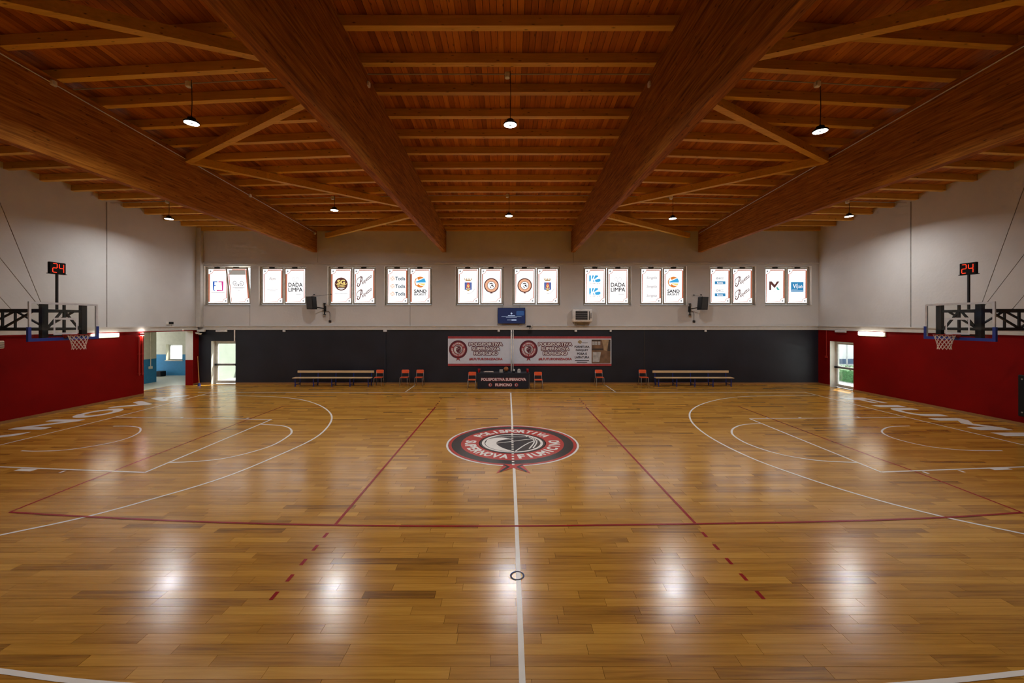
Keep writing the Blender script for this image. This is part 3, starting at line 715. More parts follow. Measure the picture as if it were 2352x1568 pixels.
def art_dada(P, fr, w, h):
    a = P()
    for s in (-1, 1): a.stroke(fr, [(s*w*x, h*y) for x, y in spline([(0.0, 0.13), (0.10, 0.15), (0.17, 0.20), (0.15, 0.245), (0.06, 0.25), (0.03, 0.2), (0.03, 0.13)], 4)], 0.014*w, 0.004)
    a.done('heart', 'ink_grey')
    a = P(); a.text(fr, 'DADA', 0, 0.04*h, w=0.72*w, h=0.115*h, bold=0.025, e=0.004); a.text(fr, 'LIMPA', 0, -0.105*h, w=0.72*w, h=0.115*h, bold=0.025, e=0.004)
    a.poly(fr, [(0.02*w, -0.235*h), (0.3*w, -0.235*h), (0.3*w, -0.243*h), (0.02*w, -0.243*h)], 0.004); a.done('lettering', 'ink_black')
def art_sg(P, fr, w, h):
    f2 = fr.sub(0, 0.06*h)
    a = P(); a.disc(f2, 0, 0, 0.33*w, 0.004); a.done('round_sign', 'ink_brown')
    a = P(); a.text(f2, 'SG', 0, 0.1*w, w=0.36*w, h=0.21*w, bold=0.05, e=0.006); a.stroke(f2, spline([(-0.29*w, 0.03*w), (-0.15*w, -0.045*w), (0.15*w, -0.045*w), (0.29*w, 0.03*w)], 5), 0.028*w, 0.006)
    a.text(f2, 'Via Gelato', 0, -0.115*w, w=0.40*w, h=0.075*w, bold=0.01, shear=0.2, e=0.006); a.done('lettering', 'ink_yellow')
    a = P(); a.poly(f2, [(-0.17*w, -0.2*w), (0.17*w, -0.2*w), (0.15*w, -0.235*w), (-0.15*w, -0.235*w)], 0.006); a.poly(f2, [(-0.09*w, -0.25*w), (0.09*w, -0.25*w), (0.07*w, -0.28*w), (-0.07*w, -0.28*w)], 0.006); a.done('caption', 'ink_paper')
    a = P(); a.stroke(fr, [(-0.33*w, -0.215*h), (-0.1*w, -0.21*h), (0.1*w, -0.22*h), (0.33*w, -0.212*h)], 0.012*h, 0.004); a.done('caption', 'ink_grey')
def art_peipetto(P, fr, w, h):
    a = P()
    for cy in (0.14, -0.25):
        o = fr.sub(0, cy*h)
        rot = math.radians(38); c, s = math.cos(rot), math.sin(rot)
        a.text(o, 'eipetto', 0.13*w, 0.05*h, w=0.62*w, h=0.12*h, bold=0.02, shear=0.45, e=0.004, rot=rot)
        # the big looped capital
        a.stroke(o, [(x*w, y*h) for x, y in spline([(-0.16, 0.13), (-0.30, 0.10), (-0.38, 0.02), (-0.36, -0.06), (-0.28, -0.05)], 5)], 0.03*w, 0.004)
        a.stroke(o, [(x*w, y*h) for x, y in spline([(-0.15, 0.13), (-0.18, 0.02), (-0.22, -0.08), (-0.29, -0.15), (-0.36, -0.13), (-0.33, -0.09)], 5)], 0.045*w, 0.004)
        a.stroke(o, [(x*w, y*h) for x, y in spline([(-0.22, 0.14), (-0.12, 0.135), (-0.09, 0.07), (-0.14, 0.01), (-0.20, -0.01)], 5)], 0.035*w, 0.004)
    a.done('lettering', 'ink_brown')
def art_todis(P, fr, w, h):
    a = P(); c = P()
    for cy in (0.225, -0.005, -0.23):
        o = fr.sub(0, cy*h); a.text(o, 'Todis', 0.14*w, 0, w=0.50*w, h=0.10*h, bold=0.035, e=0.004)
        q = o.sub(-0.26*w, 0); s = 0.09*w
        for k in range(4):
            ca, sa = math.cos(k*PI/2), math.sin(k*PI/2)
            c.stroke(q, [(x*ca-y*sa, x*sa+y*ca) for x, y in ((-s*0.55, s*0.9), (s*0.55, s*0.9), (s*0.75, s*0.7))], 0.035*w, 0.004)
        c.ring(q, 0, 0, s*0.35, s*0.6, 0.004, 16)
    a.done('lettering', 'ink_slate'); c.done('logo', 'ink_peach')
def art_sand(P, fr, w, h):
    o = fr.sub(0, 0.12*h); R = 0.28*w
    def arc(a0, a1, r=R): return [(r*math.cos(math.radians(a0+(a1-a0)*k/14)), r*math.sin(math.radians(a0+(a1-a0)*k/14))) for k in range(15)]
    a = P(); a.poly(o, arc(-5, 45)+[(-0.15*R, 0.35*R), (-0.9*R, 0.05*R), (-0.75*R, -0.1*R)], 0.004); a.done('logo', 'ink_blue')
    a = P(); a.poly(o, arc(50, 130)+[(-0.35*R, 0.4*R), (0.15*R, 0.62*R)], 0.004)
    a.stroke(o, arc(135, 225, R*0.97), 0.05*w, 0.004); a.poly(o, arc(225, 310)+[(0.0, -0.62*R), (-0.4*R, -0.35*R)], 0.004); a.done('logo', 'ink_orange')
    a = P(); a.poly(o, arc(-15, -45, R*0.95)+[(0.0, -0.45*R), (-0.5*R, -0.2*R)], 0.004); a.done('logo', 'ink_yellow')
    a = P(); a.text(fr, 'SAND', 0, -0.15*h, w=0.62*w, h=0.09*h, bold=0.04, e=0.004); a.text(fr, 'BASKET', 0, -0.245*h, w=0.62*w, h=0.065*h, bold=0.025, e=0.004); a.done('lettering', 'ink_black')
def art_arms(P, fr, w, h):
    a = P()
    a.poly(fr, [(-0.13*w, 0.15*h), (0.13*w, 0.15*h), (0.135*w, 0.18*h), (-0.135*w, 0.18*h)], 0.004)
    for k in range(5):
        x = (k-2)*0.075*w; t = (k-2)*0.022*w
        a.poly(fr, [(x-0.028*w, 0.175*h), (x+0.028*w, 0.175*h), (x+t, 0.265*h)], 0.0045)
    a.poly(fr, [(-0.12*w, -0.11*h), (0.12*w, -0.11*h), (0.05*w, -0.135*h), (0.0, -0.15*h), (-0.05*w, -0.135*h)], 0.004); a.done('crown', 'ink_gold')
    a = P(); a.poly(fr, [(-0.18*w, 0.11*h), (0.18*w, 0.11*h), (0.18*w, -0.11*h), (-0.18*w, -0.11*h)], 0.004); a.done('shield', 'ink_shield')
    a = P(); a.poly(fr, [(-0.05*w, 0.10*h), (0.05*w, 0.10*h), (0.10*w, -0.05*h), (-0.10*w, -0.05*h)], 0.006); a.done('figure', 'ink_red')
    a = P(); a.ring(fr, 0, 0.01*h, 0.03*w, 0.06*w, 0.008, 16); a.stroke(fr, [(0, 0.0), (0, -0.09*h)], 0.03*w, 0.008); a.stroke(fr, spline([(-0.1*w, -0.05*h), (-0.05*w, -0.09*h), (0.05*w, -0.09*h), (0.1*w, -0.05*h)]), 0.03*w, 0.008); a.done('anchor', 'ink_yellow')
    a = P()
    for s in (-1, 1):
        for k in range(9):
            t = math.radians(-95+k*9.5); x, y = s*0.33*w*math.cos(t), -0.02*h+0.20*h*math.sin(t)
            a.poly(fr, [(x-0.012*w, y-0.008*h), (x+0.035*w*s, y), (x+0.012*w, y+0.014*h), (x-0.01*w*s, y+0.012*h)], 0.004)
    a.done('laurel', 'ink_grey')
def art_emblem(P, fr, w, h):
    o = fr.sub(0, 0.02*h); R = 0.37*w
    a = P(); a.ring(o, 0, 0, 0.86*R, R, 0.004, 40); a.poly(o, [(-0.1*R, -0.95*R), (0.1*R, -0.95*R), (0.16*R, -1.2*R), (0, -1.06*R), (-0.16*R, -1.2*R)], 0.004); a.done('emblem_ring', 'ink_brown')
    a = P(); a.ring(o, 0, 0, 0.56*R, 0.86*R, 0.004, 40); a.done('emblem_band', 'ink_peach')
    a = P(); a.ring(o, 0, 0, 0.50*R, 0.56*R, 0.005, 40)
    a.poly(o, [(x*R, y*R) for x, y in [(-0.33, 0.12), (-0.22, 0.32), (0.05, 0.36), (0.3, 0.22), (0.1, 0.2), (-0.12, 0.22)]], 0.006)
    for q in ([(-0.22, -0.02), (-0.05, -0.22), (0.08, -0.42), (-0.15, -0.33)], [(-0.05, 0.1), (0.28, 0.12), (0.14, -0.2), (0.02, -0.08)], [(0.33, 0.06), (0.36, -0.12), (0.16, -0.36), (0.2, -0.18)]): a.poly(o, [(x*R, y*R) for x, y in q], 0.006)
    a.done('emblem_wave', 'ink_black')
def art_kb(P, fr, w, h):
    a = P(); c = P()
    for cy in (0.22, -0.16):
        o = fr.sub(0, cy*h)
        def Q(pts): a.poly(o, [(x*w, y*h) for x, y in pts], 0.004)
        Q([(-0.30, 0.10), (-0.21, 0.10), (-0.21, -0.06), (-0.30, -0.08)]); Q([(-0.15, 0.10), (-0.05, 0.10), (-0.12, 0.0), (-0.18, -0.02)]); Q([(0.0, 0.10), (0.13, 0.10), (0.17, 0.07), (-0.02, -0.01), (-0.08, -0.01)])
        Q([(-0.02, -0.03), (0.22, 0.0), (0.28, -0.03), (0.27, -0.07), (0.20, -0.10), (0.02, -0.10)]); Q([(-0.12, -0.04), (-0.06, -0.05), (-0.02, -0.10), (-0.08, -0.10)]); Q([(-0.30, -0.09), (-0.24, -0.075), (-0.22, -0.10), (-0.30, -0.10)])
        c.text(o, 'SUPPLIER', 0, -0.14*h, w=0.55*w, h=0.03*h, bold=0.02, e=0.004)
    a.done('logo', 'ink_blue'); c.done('caption', 'ink_grey')
def art_singila(P, fr, w, h):
    a = P()
    for cy in (0.24, -0.02, -0.29):
        a.text(fr, 'Singila', 0.03*w, cy*h, w=0.54*w, h=0.10*h, bold=0.02, shear=0.3, e=0.004); a.disc(fr, 0, (cy-0.075)*h, 0.014*w, 0.004, 8)
    a.done('lettering', 'ink_grey')
def art_bcc(P, fr, w, h):
    a = P(); c = P(); d = P()
    for cy in (0.18, -0.18):
        o = fr.sub(0, cy*h); a.text(o, 'BCC', 0.06*w, 0.05*h, w=0.26*w, h=0.05*h, bold=0.02, e=0.004); a.ring(o, -0.15*w, 0.05*h, 0.03*w, 0.055*w, 0.004, 20)
        c.poly(o, [(-0.28*w, -0.035*h), (0.28*w, -0.035*h), (0.28*w, -0.125*h), (-0.28*w, -0.125*h)], 0.004); d.text(o, 'Roma', 0, -0.08*h, w=0.30*w, h=0.05*h, bold=0.04, e=0.006)
    a.done('lettering', 'ink_slate'); c.done('sign_bar', 'ink_signblue'); d.done('lettering', 'ink_paper')
def art_mk(P, fr, w, h):
    a = P(); a.poly(fr, [(-0.30*w, -0.12*h), (-0.20*w, -0.12*h), (-0.20*w, 0.05*h), (-0.02*w, -0.06*h), (0.24*w, 0.14*h), (0.10*w, 0.14*h), (-0.01*w, 0.04*h), (-0.17*w, 0.14*h), (-0.30*w, 0.14*h)], 0.004); a.done('logo', 'ink_brown')
    a = P(); a.poly(fr, [(0.06*w, -0.05*h), (0.12*w, -0.02*h), (0.26*w, -0.12*h), (0.14*w, -0.12*h)], 0.004); a.done('logo', 'ink_teal')
    a = P(); a.poly(fr, [(-0.28*w, -0.15*h), (0.28*w, -0.15*h), (0.28*w, -0.156*h), (-0.28*w, -0.156*h)], 0.004); a.done('caption', 'ink_grey')
def art_vilab(P, fr, w, h):
    a = P(); a.poly(fr, [(-0.33*w, 0.12*h), (0.33*w, 0.12*h), (0.33*w, -0.17*h), (-0.33*w, -0.17*h)], 0.004); a.done('sign_square', 'ink_signblue')
    a = P(); a.text(fr, 'Vi', -0.12*w, 0.0, w=0.22*w, h=0.12*h, bold=0.02, e=0.006); a.text(fr, 'lab', 0.17*w, -0.01*h, w=0.24*w, h=0.09*h, bold=0.01, shear=0.25, e=0.006)
    a.stroke(fr, [(0.02*w, 0.08*h), (0.02*w, -0.09*h), (-0.28*w, -0.10*h)], 0.012*w, 0.006); a.poly(fr, [(-0.3*w, -0.135*h), (0.3*w, -0.135*h), (0.3*w, -0.142*h), (-0.3*w, -0.142*h)], 0.006); a.done('lettering', 'ink_paper')
ART = [(art_fbracket, art_floral), (art_script, art_dada), (art_sg, art_peipetto), (art_todis, art_sand), (art_arms, art_emblem), (art_emblem, art_arms), (art_kb, art_dada), (art_singila, art_sand), (art_bcc, art_peipetto), (art_mk, art_vilab)]
WLAB = ['far left window with one sash tilted open, films with bracket logo and grey ornament', 'second window from the left, films with small script and thin DADA LIMPA lettering',
        'window film with round brown SG sign beside slanted brown script, left half of wall', 'window with three Todis logos beside a blue and orange ball sign',
        'window above the screen, coat of arms on its left film and round emblem right', 'window above the screen, round emblem on its left film and coat of arms right',
        'window with two light blue KB logos beside DADA LIMPA lettering', 'window with three grey script names beside a blue and orange ball sign',
        'window with two blue Roma bars beside slanted brown script', 'far right window with dark M logo and blue square sign']
GY = YB+0.2
for i, ((pa, pb), (fa, fb)) in enumerate(zip(WIN, ART)):
    x0, x1 = xat(pa, YB), xat(pb, YB)
    w_ = thing('window_%d' % (i+1), WLAB[i], 'window', ((x0+x1)/2, GY, WZ0), kind='structure')
    b = MB(); f = 0.06
    b.box(x0, GY, WZ0, x1, GY+0.08, WZ0+f); b.box(x0, GY, WZ1-0.06, x1, GY+0.08, WZ1); b.box(x0, GY, WZ0+f, x0+f, GY+0.08, WZ1-0.06); b.box(x1-f, GY, WZ0+f, x1, GY+0.08, WZ1-0.06)
    b.build('frame', 'window_frame_paint', w_)
    b = MB(); b.box(x0, YB-0.02, WZ0-0.035, x1, GY, WZ0); b.build('sill', 'white_trim', w_)
    sw = (x1-x0-2*f-0.03)/2
    for k, art in ((0, fa), (1, fb)):
        sx0 = x0+f+k*(sw+0.03); sx1 = sx0+sw; sz0, sz1 = WZ0+f+0.005, WZ1-0.075
        tilt = 0.30 if (i == 0 and k == 1) else 0.0
        up = Vector((0, -tilt, sz1-sz0)).normalized(); o_ = Vector(((sx0+sx1)/2, GY-0.035, sz0)); H = (sz1-sz0); fr0 = FR(o_, (1, 0, 0), up)
        b = MB(); fs = 0.075
        def rbox(xa, ya, xb, yb, e0, e1):
            c = [fr0.p(xa, ya, e0), fr0.p(xb, ya, e0), fr0.p(xb, yb, e0), fr0.p(xa, yb, e0), fr0.p(xa, ya, e1), fr0.p(xb, ya, e1), fr0.p(xb, yb, e1), fr0.p(xa, yb, e1)]; b.hexa(c)
        hw = sw/2
        rbox(-hw, 0, hw, fs, -0.05, 0.01); rbox(-hw, H-fs, hw, H, -0.05, 0.01); rbox(-hw, fs, -hw+fs, H-fs, -0.05, 0.01); rbox(hw-fs, fs, hw, H-fs, -0.05, 0.01)
        sash = b.build('sash', 'window_frame_paint', w_)
        pw, ph = sw-2*fs, H-2*fs
        fr1 = FR(fr0.p(0, H/2, -0.008), (1, 0, 0), up)
        b = MB(); b.poly(fr1, [(-pw/2, -ph/2), (pw/2, -ph/2), (pw/2, ph/2), (-pw/2, ph/2)]); b.build('film', 'film_white', sash)
        # printed border with a notch in two corners
        m_, rn = 0.055, 0.20
        X, Y = pw/2-m_, ph/2-m_*1.1
        a1 = [(-X+rn*math.cos(math.radians(t)), Y-rn+rn*(1+math.sin(math.radians(t)))) for t in range(0, -91, -15)]
        a2 = [(X-rn*math.cos(math.radians(t)), -Y+rn-rn*(1+math.sin(math.radians(t)))) for t in range(0, -91, -15)]
        b = MB(); b.stroke(fr1, a1+[(-X, -Y)]+a2+[(X, Y)], 0.024, 0.003, closed=True); b.build('border_print', 'film_line', sash)
        edge = [('r', 0.05)] if k == 1 else [('l', 0.045)]
        b = MB()  # strips painted as light leaking along the film edges
        b.poly(fr1, [(-X+rn, Y), (X, Y), (X, Y+0.04), (-X+rn, Y+0.04)], 0.0025)
        if i < 4: b.poly(fr1, [(-pw/2, -Y), (-X, -Y), (-X, Y-rn), (-pw/2, Y-rn)] if i % 2 == k % 2 else [(X, -Y+rn), (pw/2, -Y+rn), (pw/2, Y), (X, Y)], 0.0025)
        elif i > 6: b.poly(fr1, [(X, -Y+rn), (pw/2, -Y+rn), (pw/2, Y), (X, Y)], 0.0025)
        b.build('edge_light_leak', 'film_edge', sash)
        b = MB(); b.disc(fr1, -X+0.05, Y-0.05, 0.05, 0.003, 14); b.disc(fr1, X-0.05, -Y+0.05, 0.05, 0.003, 14); b.build('corner_badge', 'ink_grey', sash)
        class _P(MB):
            def done(s, nm, mt): s.build(nm, mt, sash)
        art(_P, fr1, pw, ph)
        cxm = (sx0+sx1)/2-0.02
        b = MB(); b.bbox(cxm-0.14, GY-0.10-tilt, WZ1-0.10, cxm+0.14, GY-0.03-tilt*0.85, WZ1-0.055, 0.01); b.build('window_opener', 'black_plastic', w_)

# ---------------------------------------------------------------- doors
def door(name, label, frame_o, ux, w, h, hinge_bar, thick_dir):
    """glazed exit door: frame, leaf of rails and stiles, two panes, push bar with lever"""
    t = thing(name, label, 'door', frame_o, kind='structure')
    fr = FR(frame_o, ux, (0, 0, 1))
    def bx(b, xa, ya, xb, yb, e0, e1):
        b.hexa([fr.p(xa, ya, e0), fr.p(xb, ya, e0), fr.p(xb, yb, e0), fr.p(xa, yb, e0), fr.p(xa, ya, e1), fr.p(xb, ya, e1), fr.p(xb, yb, e1), fr.p(xa, yb, e1)])
    b = MB(); bx(b, 0, 0, 0.06, h, -0.08, 0); bx(b, w-0.06, 0, w, h, -0.08, 0); bx(b, 0.06, h-0.06, w-0.06, h, -0.08, 0); b.build('door_frame', 'alu_frame', t)
    b = MB(); a0, a1 = 0.065, w-0.065; s_ = 0.09
    bx(b, a0, 0.01, a0+s_, h-0.065, -0.06, 0.02); bx(b, a1-s_, 0.01, a1, h-0.065, -0.06, 0.02); bx(b, a0+s_, 0.01, a1-s_, 0.16, -0.06, 0.02); bx(b, a0+s_, h-0.155, a1-s_, h-0.065, -0.06, 0.02); bx(b, a0+s_, 0.98, a1-s_, 1.10, -0.06, 0.02)
    leaf = b.build('door_leaf', 'alu_frame', t)
    for za, zb in ((0.16, 0.98), (1.10, h-0.155)):
        b = MB(); bx(b, a0+s_, za, a1-s_, zb, -0.03, -0.02); b.build('pane', 'clear_glass', leaf)
    b = MB(); b.tube([fr.p(a0+0.05, 1.04, 0.09), fr.p(a1-0.05, 1.04, 0.09)], 0.022, 8); bx(b, a0+0.0, 0.99, a0+0.08, 1.09, 0.02, 0.13); bx(b, a1-0.08, 0.99, a1, 1.09, 0.02, 0.13); b.build('push_bar', 'black_plastic', leaf)
    return t
door('door_1', 'glazed exit door in the charcoal wall beside the far left corner', (DX0, YB+0.30, 0), (1, 0, 0), DX1-DX0, DZ, 1, 1)
door('door_2', 'glazed exit door in the right red wall, daylight and greenery outside', (XR+0.30, RY1, 0), (0, -1, 0), RY1-RY0, RZ, 1, 1)

# ---------------------------------------------------------------- annex room seen through the left opening
AX0, AY0, AY1, AZ = -23.0, 16.5, 25.5, 3.3
b = MB(); b.box(AX0, AY0, -0.15, -18.05, AY1, -0.005); b.box(-18.05, AY0, -0.15, XL-0.4, OY0, -0.005); b.box(-18.05, OY1, -0.15, XL-0.4, AY1, -0.005)
tag(b.build('floor.001', 'annex_tile'), 'cream tiled floor of the side room beyond the opening', 'floor', kind='structure')
b = MB(); b.box(AX0, AY0, AZ, XL-0.4, 16.8, AZ+0.15); b.box(AX0, 21.3, AZ, XL-0.4, AY1, AZ+0.15); b.box(AX0, 16.8, AZ, -19.8, 21.3, AZ+0.15); b.box(-17.6, 16.8, AZ, XL-0.4, 21.3, AZ+0.15); tag(b.build('ceiling.001', 'annex_cream'), 'cream ceiling of the side room beyond the opening', 'ceiling', kind='structure')  # unseen roof opening added to let daylight into the side room
wx0, wx1, wz0, wz1 = xat(381, AY1), xat(418.5, AY1), zat(827, AY1), zat(791, AY1)
wall('wall_annex_back', 'y', AY1, AY1+0.35, AX0, XL-0.4, -0.1, AZ+0.1, [(wx0, wx1, wz0, wz1)], ['annex_blue', 'annex_cream', 'annex_cream'], 1.33, 'far wall of the side room, blue below cream, with small window')
b = MB()
b.box(-20.6, AY0, -0.1, -20.0, 22.8, 1.33, 0); b.box(-20.6, AY0, 1.33, -20.0, 22.8, AZ, 1)
tag(b.build('wall_annex_left', ['annex_blue', 'annex_cream']), 'side partition in the annex, blue below cream above', 'wall', kind='structure')
b = MB(); b.box(AX0-0.2, AY0, -0.1, AX0, 23.0, AZ); b.box(-20, AY0-0.2, -0.1, XL-0.4, AY0, AZ); tag(b.build('wall_annex_outer', 'annex_cream'), 'outer cream wall of the side room', 'wall', kind='structure')  # unseen wall, stops short so that added daylight comes in
b = MB(); b.box(XL-0.4, YB+0.36, -0.1, XL-0.1, AY1+0.35, AZ+0.15); tag(b.build('wall_annex_right', 'far_wall_paint'), 'pale outside wall of the side room, seen through the far left door', 'wall', kind='structure')
t = thing('window_11', 'small bright window in the blue and cream side room', 'window', ((wx0+wx1)/2, AY1+0.3, wz0), kind='structure')
b = MB(); y_ = AY1+0.25
b.box(wx0, y_, wz0, wx1, y_+0.06, wz0+0.07); b.box(wx0, y_, wz1-0.07, wx1, y_+0.06, wz1); b.box(wx0, y_, wz0+0.07, wx0+0.07, y_+0.06, wz1-0.07); b.box(wx1-0.07, y_, wz0+0.07, wx1, y_+0.06, wz1-0.07); b.build('frame', 'white_plastic', t)
b = MB(); b.box(wx0+0.07, y_+0.02, wz0+0.07, wx1-0.07, y_+0.03, wz1-0.07); b.build('pane', 'clear_glass', t)
b = MB(); b.box(wx0-0.04, AY1-0.04, wz0-0.04, wx1+0.04, y_, wz0); b.build('sill', 'cream_plastic', t)
# things in the annex
p = at(345, 845, 22.4)
t = thing('wall_socket', 'cream socket box with conduit on the blue annex wall', 'socket', (-20.0, 22.4, 1.0))
b = MB(); b.bbox(-20.0, 22.28, 0.78, -19.94, 22.5, 0.92, 0.01); b.build('socket_box', 'cream_plastic', t)
b = MB(); b.tube([(-19.97, 22.4, 0.9), (-19.97, 22.4, AZ)], 0.02, 6); b.build('conduit', 'cream_plastic', t)
p0 = at(371, 860, 25.2)
b = MB(); b.bbox(p0.x-0.2, 24.9, 0.0, p0.x+0.22, 25.3, 0.32, 0.03); b.box(p0.x-0.17, 24.89, 0.06, p0.x+0.19, 24.9, 0.28); tag(b.build('dark_crate', 'black_plastic'), 'small dark crate on the annex floor under the blue wall', 'crate')

# ---------------------------------------------------------------- outside
b = MB(); b.box(-60, YB+0.36, -0.25, 80, 90, -0.06); b.box(XR+0.36, -30, -0.25, 80, YB+0.36, -0.06)
tag(b.build('pavement', 'pavement'), 'pale sunlit pavement outside the doors', 'pavement', kind='structure')
b = MB(); b.box(-17.2, 26.5, -0.1, -9.0, 26.8, 3.6); b.box(-17.25, 26.45, 3.6, -8.95, 26.85, 3.7); tag(b.build('garden_wall', 'far_wall_paint'), 'pale greenish yard wall seen through the far left door', 'wall', kind='structure')
t = thing('white_building', 'white building with dark base far outside the right door', 'building', (36, 36, 0))
b = MB(); b.box(22, 33, 0.35, 50, 40, 7); b.build('facade', 'facade_white', t)
b = MB(); b.box(21.95, 32.95, -0.1, 50.05, 40.05, 0.35); b.build('base', 'far_base_paint', t)
b = MB(); b.box(21.8, 32.8, 7, 50.2, 40.2, 7.2); b.build('roof_edge', 'grey_steel', t)
t = thing('hedge', 'low green hedge just outside the right door', 'hedge', (20.6, 23.6, -0.06))
b = MB()
for k in range(1500):
    x = random.uniform(19.4, 21.8); y = random.uniform(22.4, 25.2); z = random.uniform(0.0, 0.75)+0.04*math.sin(x*5)
    a = random.uniform(0, 2*PI); s = random.uniform(0.05, 0.10)
    u = Vector((math.cos(a), math.sin(a), random.uniform(-0.5, 0.8)))*s; v = Vector((-math.sin(a), math.cos(a), random.uniform(-0.5, 0.5)))*s*0.55; c = Vector((x, y, z))
    b.add([c-u, c-u*0.2+v, c+u, c-u*0.2-v], [(0, 1, 2, 3)])
tag(b.build('foliage', 'leaf_green', t), kind='stuff')
b = MB(); b.box(19.5, 22.5, -0.06, 21.7, 25.1, 0.6); b.build('inner_growth', 'leaf_green', t)
t = thing('yard_post', 'thin grey frame post standing in the yard outside the right door', 'post', (26.3, 31.2, -0.06))
b = MB(); b.tube([(26.3, 31.2, -0.06), (26.3, 31.2, 2.6), (25.5, 31.2, 2.6)], 0.05, 8); b.tube([(26.3, 31.2, 1.9), (25.7, 31.2, 2.6)], 0.03, 6); b.build('frame', 'grey_steel', t)
b = MB(); b.box(25.5, 31.15, 2.0, 25.55, 31.25, 2.6); b.build('plate', 'grey_steel', t)

# ---------------------------------------------------------------- basketball goals
def goal(side, xb, yc, label):
    u = -side                                   # towards the court
    t = thing('basketball_goal', label, 'basketball hoop', (xb, yc, 2.9), 'wall-mounted basketball goals')
    z0, z1 = 2.907, 3.957; hw = 0.9
    fr = FR((xb, yc, 0), (0, -side, 0), (0, 0, 1))      # reading frame of the board face, n towards the court
    def bx(b, xa, ya, xc, yb_, e0, e1): b.hexa([fr.p(xa, ya, e0), fr.p(xc, ya, e0), fr.p(xc, yb_, e0), fr.p(xa, yb_, e0), fr.p(xa, ya, e1), fr.p(xc, ya, e1), fr.p(xc, yb_, e1), fr.p(xa, yb_, e1)])
    b = MB(); bx(b, -hw, z0, hw, z1, -0.012, 0); board = b.build('backboard', 'board_glass', t)
    b = MB(); g = 0.055
    bx(b, -hw, z0, hw, z0+g, -0.03, 0.006); bx(b, -hw, z1-g, hw, z1, -0.03, 0.006); bx(b, -hw, z0+g, -hw+g, z1-g, -0.03, 0.006); bx(b, hw-g, z0+g, hw, z1-g, -0.03, 0.006); b.build('board_frame', 'board_white', board)
    b = MB(); b.stroke(fr, [(-0.295, 3.07), (0.295, 3.07), (0.295, 3.50), (-0.295, 3.50)], 0.05, 0.004, closed=True); b.build('target_square', 'board_white', board)
    b = MB(); bx(b, -hw-0.03, z0-0.03, hw+0.03, z0+0.055, -0.035, 0.02)
    for s in (-1, 1): bx(b, s*(hw-0.045), z0+0.055, s*(hw+0.03), z0+0.36, -0.035, 0.02)
    b.build('padding', 'pad_blue', board)
    # rim and net
    rc = Vector((xb+u*0.38, yc, 3.03)); R = 0.2286
    b = MB(); b.tube([rc+Vector((R*math.cos(2*PI*k/28), R*math.sin(2*PI*k/28), 0)) for k in range(28)], 0.011, 8, True)
    bx(b, -0.10, 2.98, 0.10, 3.05, 0, 0.03); bx(b, -0.09, 3.0, 0.09, 3.03, 0.03, 0.17); b.bar((xb+u*0.03, yc-0.07, 2.94), (xb+u*0.17, yc-0.07, 3.01), 0.015, 0.03); b.bar((xb+u*0.03, yc+0.07, 2.94), (xb+u*0.17, yc+0.07, 3.01), 0.015, 0.03)
    rim = b.build('rim', 'rim_red', t, True)
    b = MB(); n = 12
    def npt(a, k, m=6):
        f_ = k/m; rr = R*(1-f_)+0.135*f_-0.02*math.sin(PI*f_)+(0.015 if f_ > 0.9 else 0); return rc+Vector((rr*math.cos(a), rr*math.sin(a), -0.42*f_))
    for k in range(n):
        a = 2*PI*k/n
        for sg in (-1, 1): b.tube([npt(a+sg*j*PI/n, j) for j in range(7)], 0.0055, 4)
    b.build('net', 'net_cord', rim)
    # steel support: two side trusses from the wall, posts behind the glass
    xw = XL+0.05 if side < 0 else XR-0.05
    xp = xb-u*0.16; zt, zb_ = 3.73, 3.20
    for k, yy in enumerate((yc-0.42, yc+0.62)):
        b = MB(); b.box(xp-0.05, yy-0.075, 2.95, xp+0.05, yy+0.075, 3.93); b.build('board_post', 'black_steel', t)
        b = MB(); b.bar((xp, yy, zt), (xw, yy, zt), 0.06, 0.08); b.bar((xp, yy, zb_), (xw, yy, zb_), 0.06, 0.07); ln = xw-xp
        for f0, f1 in ((0.08, 0.30), (0.52, 0.30), (0.56, 0.80), (0.98, 0.80)): b.bar((xp+ln*f0, yy, zt-0.03), (xp+ln*f1, yy, zb_+0.03), 0.05, 0.045)
        for f0 in (0.30, 0.54, 0.80): b.bar((xp+ln*f0, yy, zt), (xp+ln*f0, yy, zb_), 0.045, 0.045, up=(1, 0, 0))
        b.build('truss', 'black_steel', t)
    b = MB()
    for z_ in (zt, zb_): b.bar((xp, yc-0.42, z_), (xp, yc+0.62, z_), 0.06, 0.07)
    b.bar((xp, yc+0.1, 2.98), (xp, yc+0.1, 3.90), 0.05, 0.05, up=(1, 0, 0)); b.bar((xp, yc+0.1, zt), (xp, yc+0.5, zb_), 0.04, 0.05); b.bar((xp, yc-0.35, zb_), (xp, yc+0.05, zt), 0.04, 0.05); b.bar((xp, yc-0.42, 3.02), (xp, yc+0.1, 3.02), 0.05, 0.05)
    b.build('cross_frame', 'black_steel', t)
    for p_, q_ in (((xp-u*0.1, yc-0.36, zt), (xw, yc-0.36, 8.35)), ((xp-u*0.05, yc-0.36, zt), (xw, yc+1.3, 8.3)), ((xp-u*0.95, yc-0.36, zt), (xw, yc-0.36, 6.9))):
        b = MB(); b.tube([p_, q_], 0.009, 5); b.build('stay_cable', 'cable_grey', t)
    return t
goal(-1, -12.86, 11.66, 'glass basketball goal with blue padding on the left wall')
goal(1, 13.04, 11.66, 'glass basketball goal with blue padding on the right wall')
SEG = {'2': 'abged', '4': 'fgbc'}
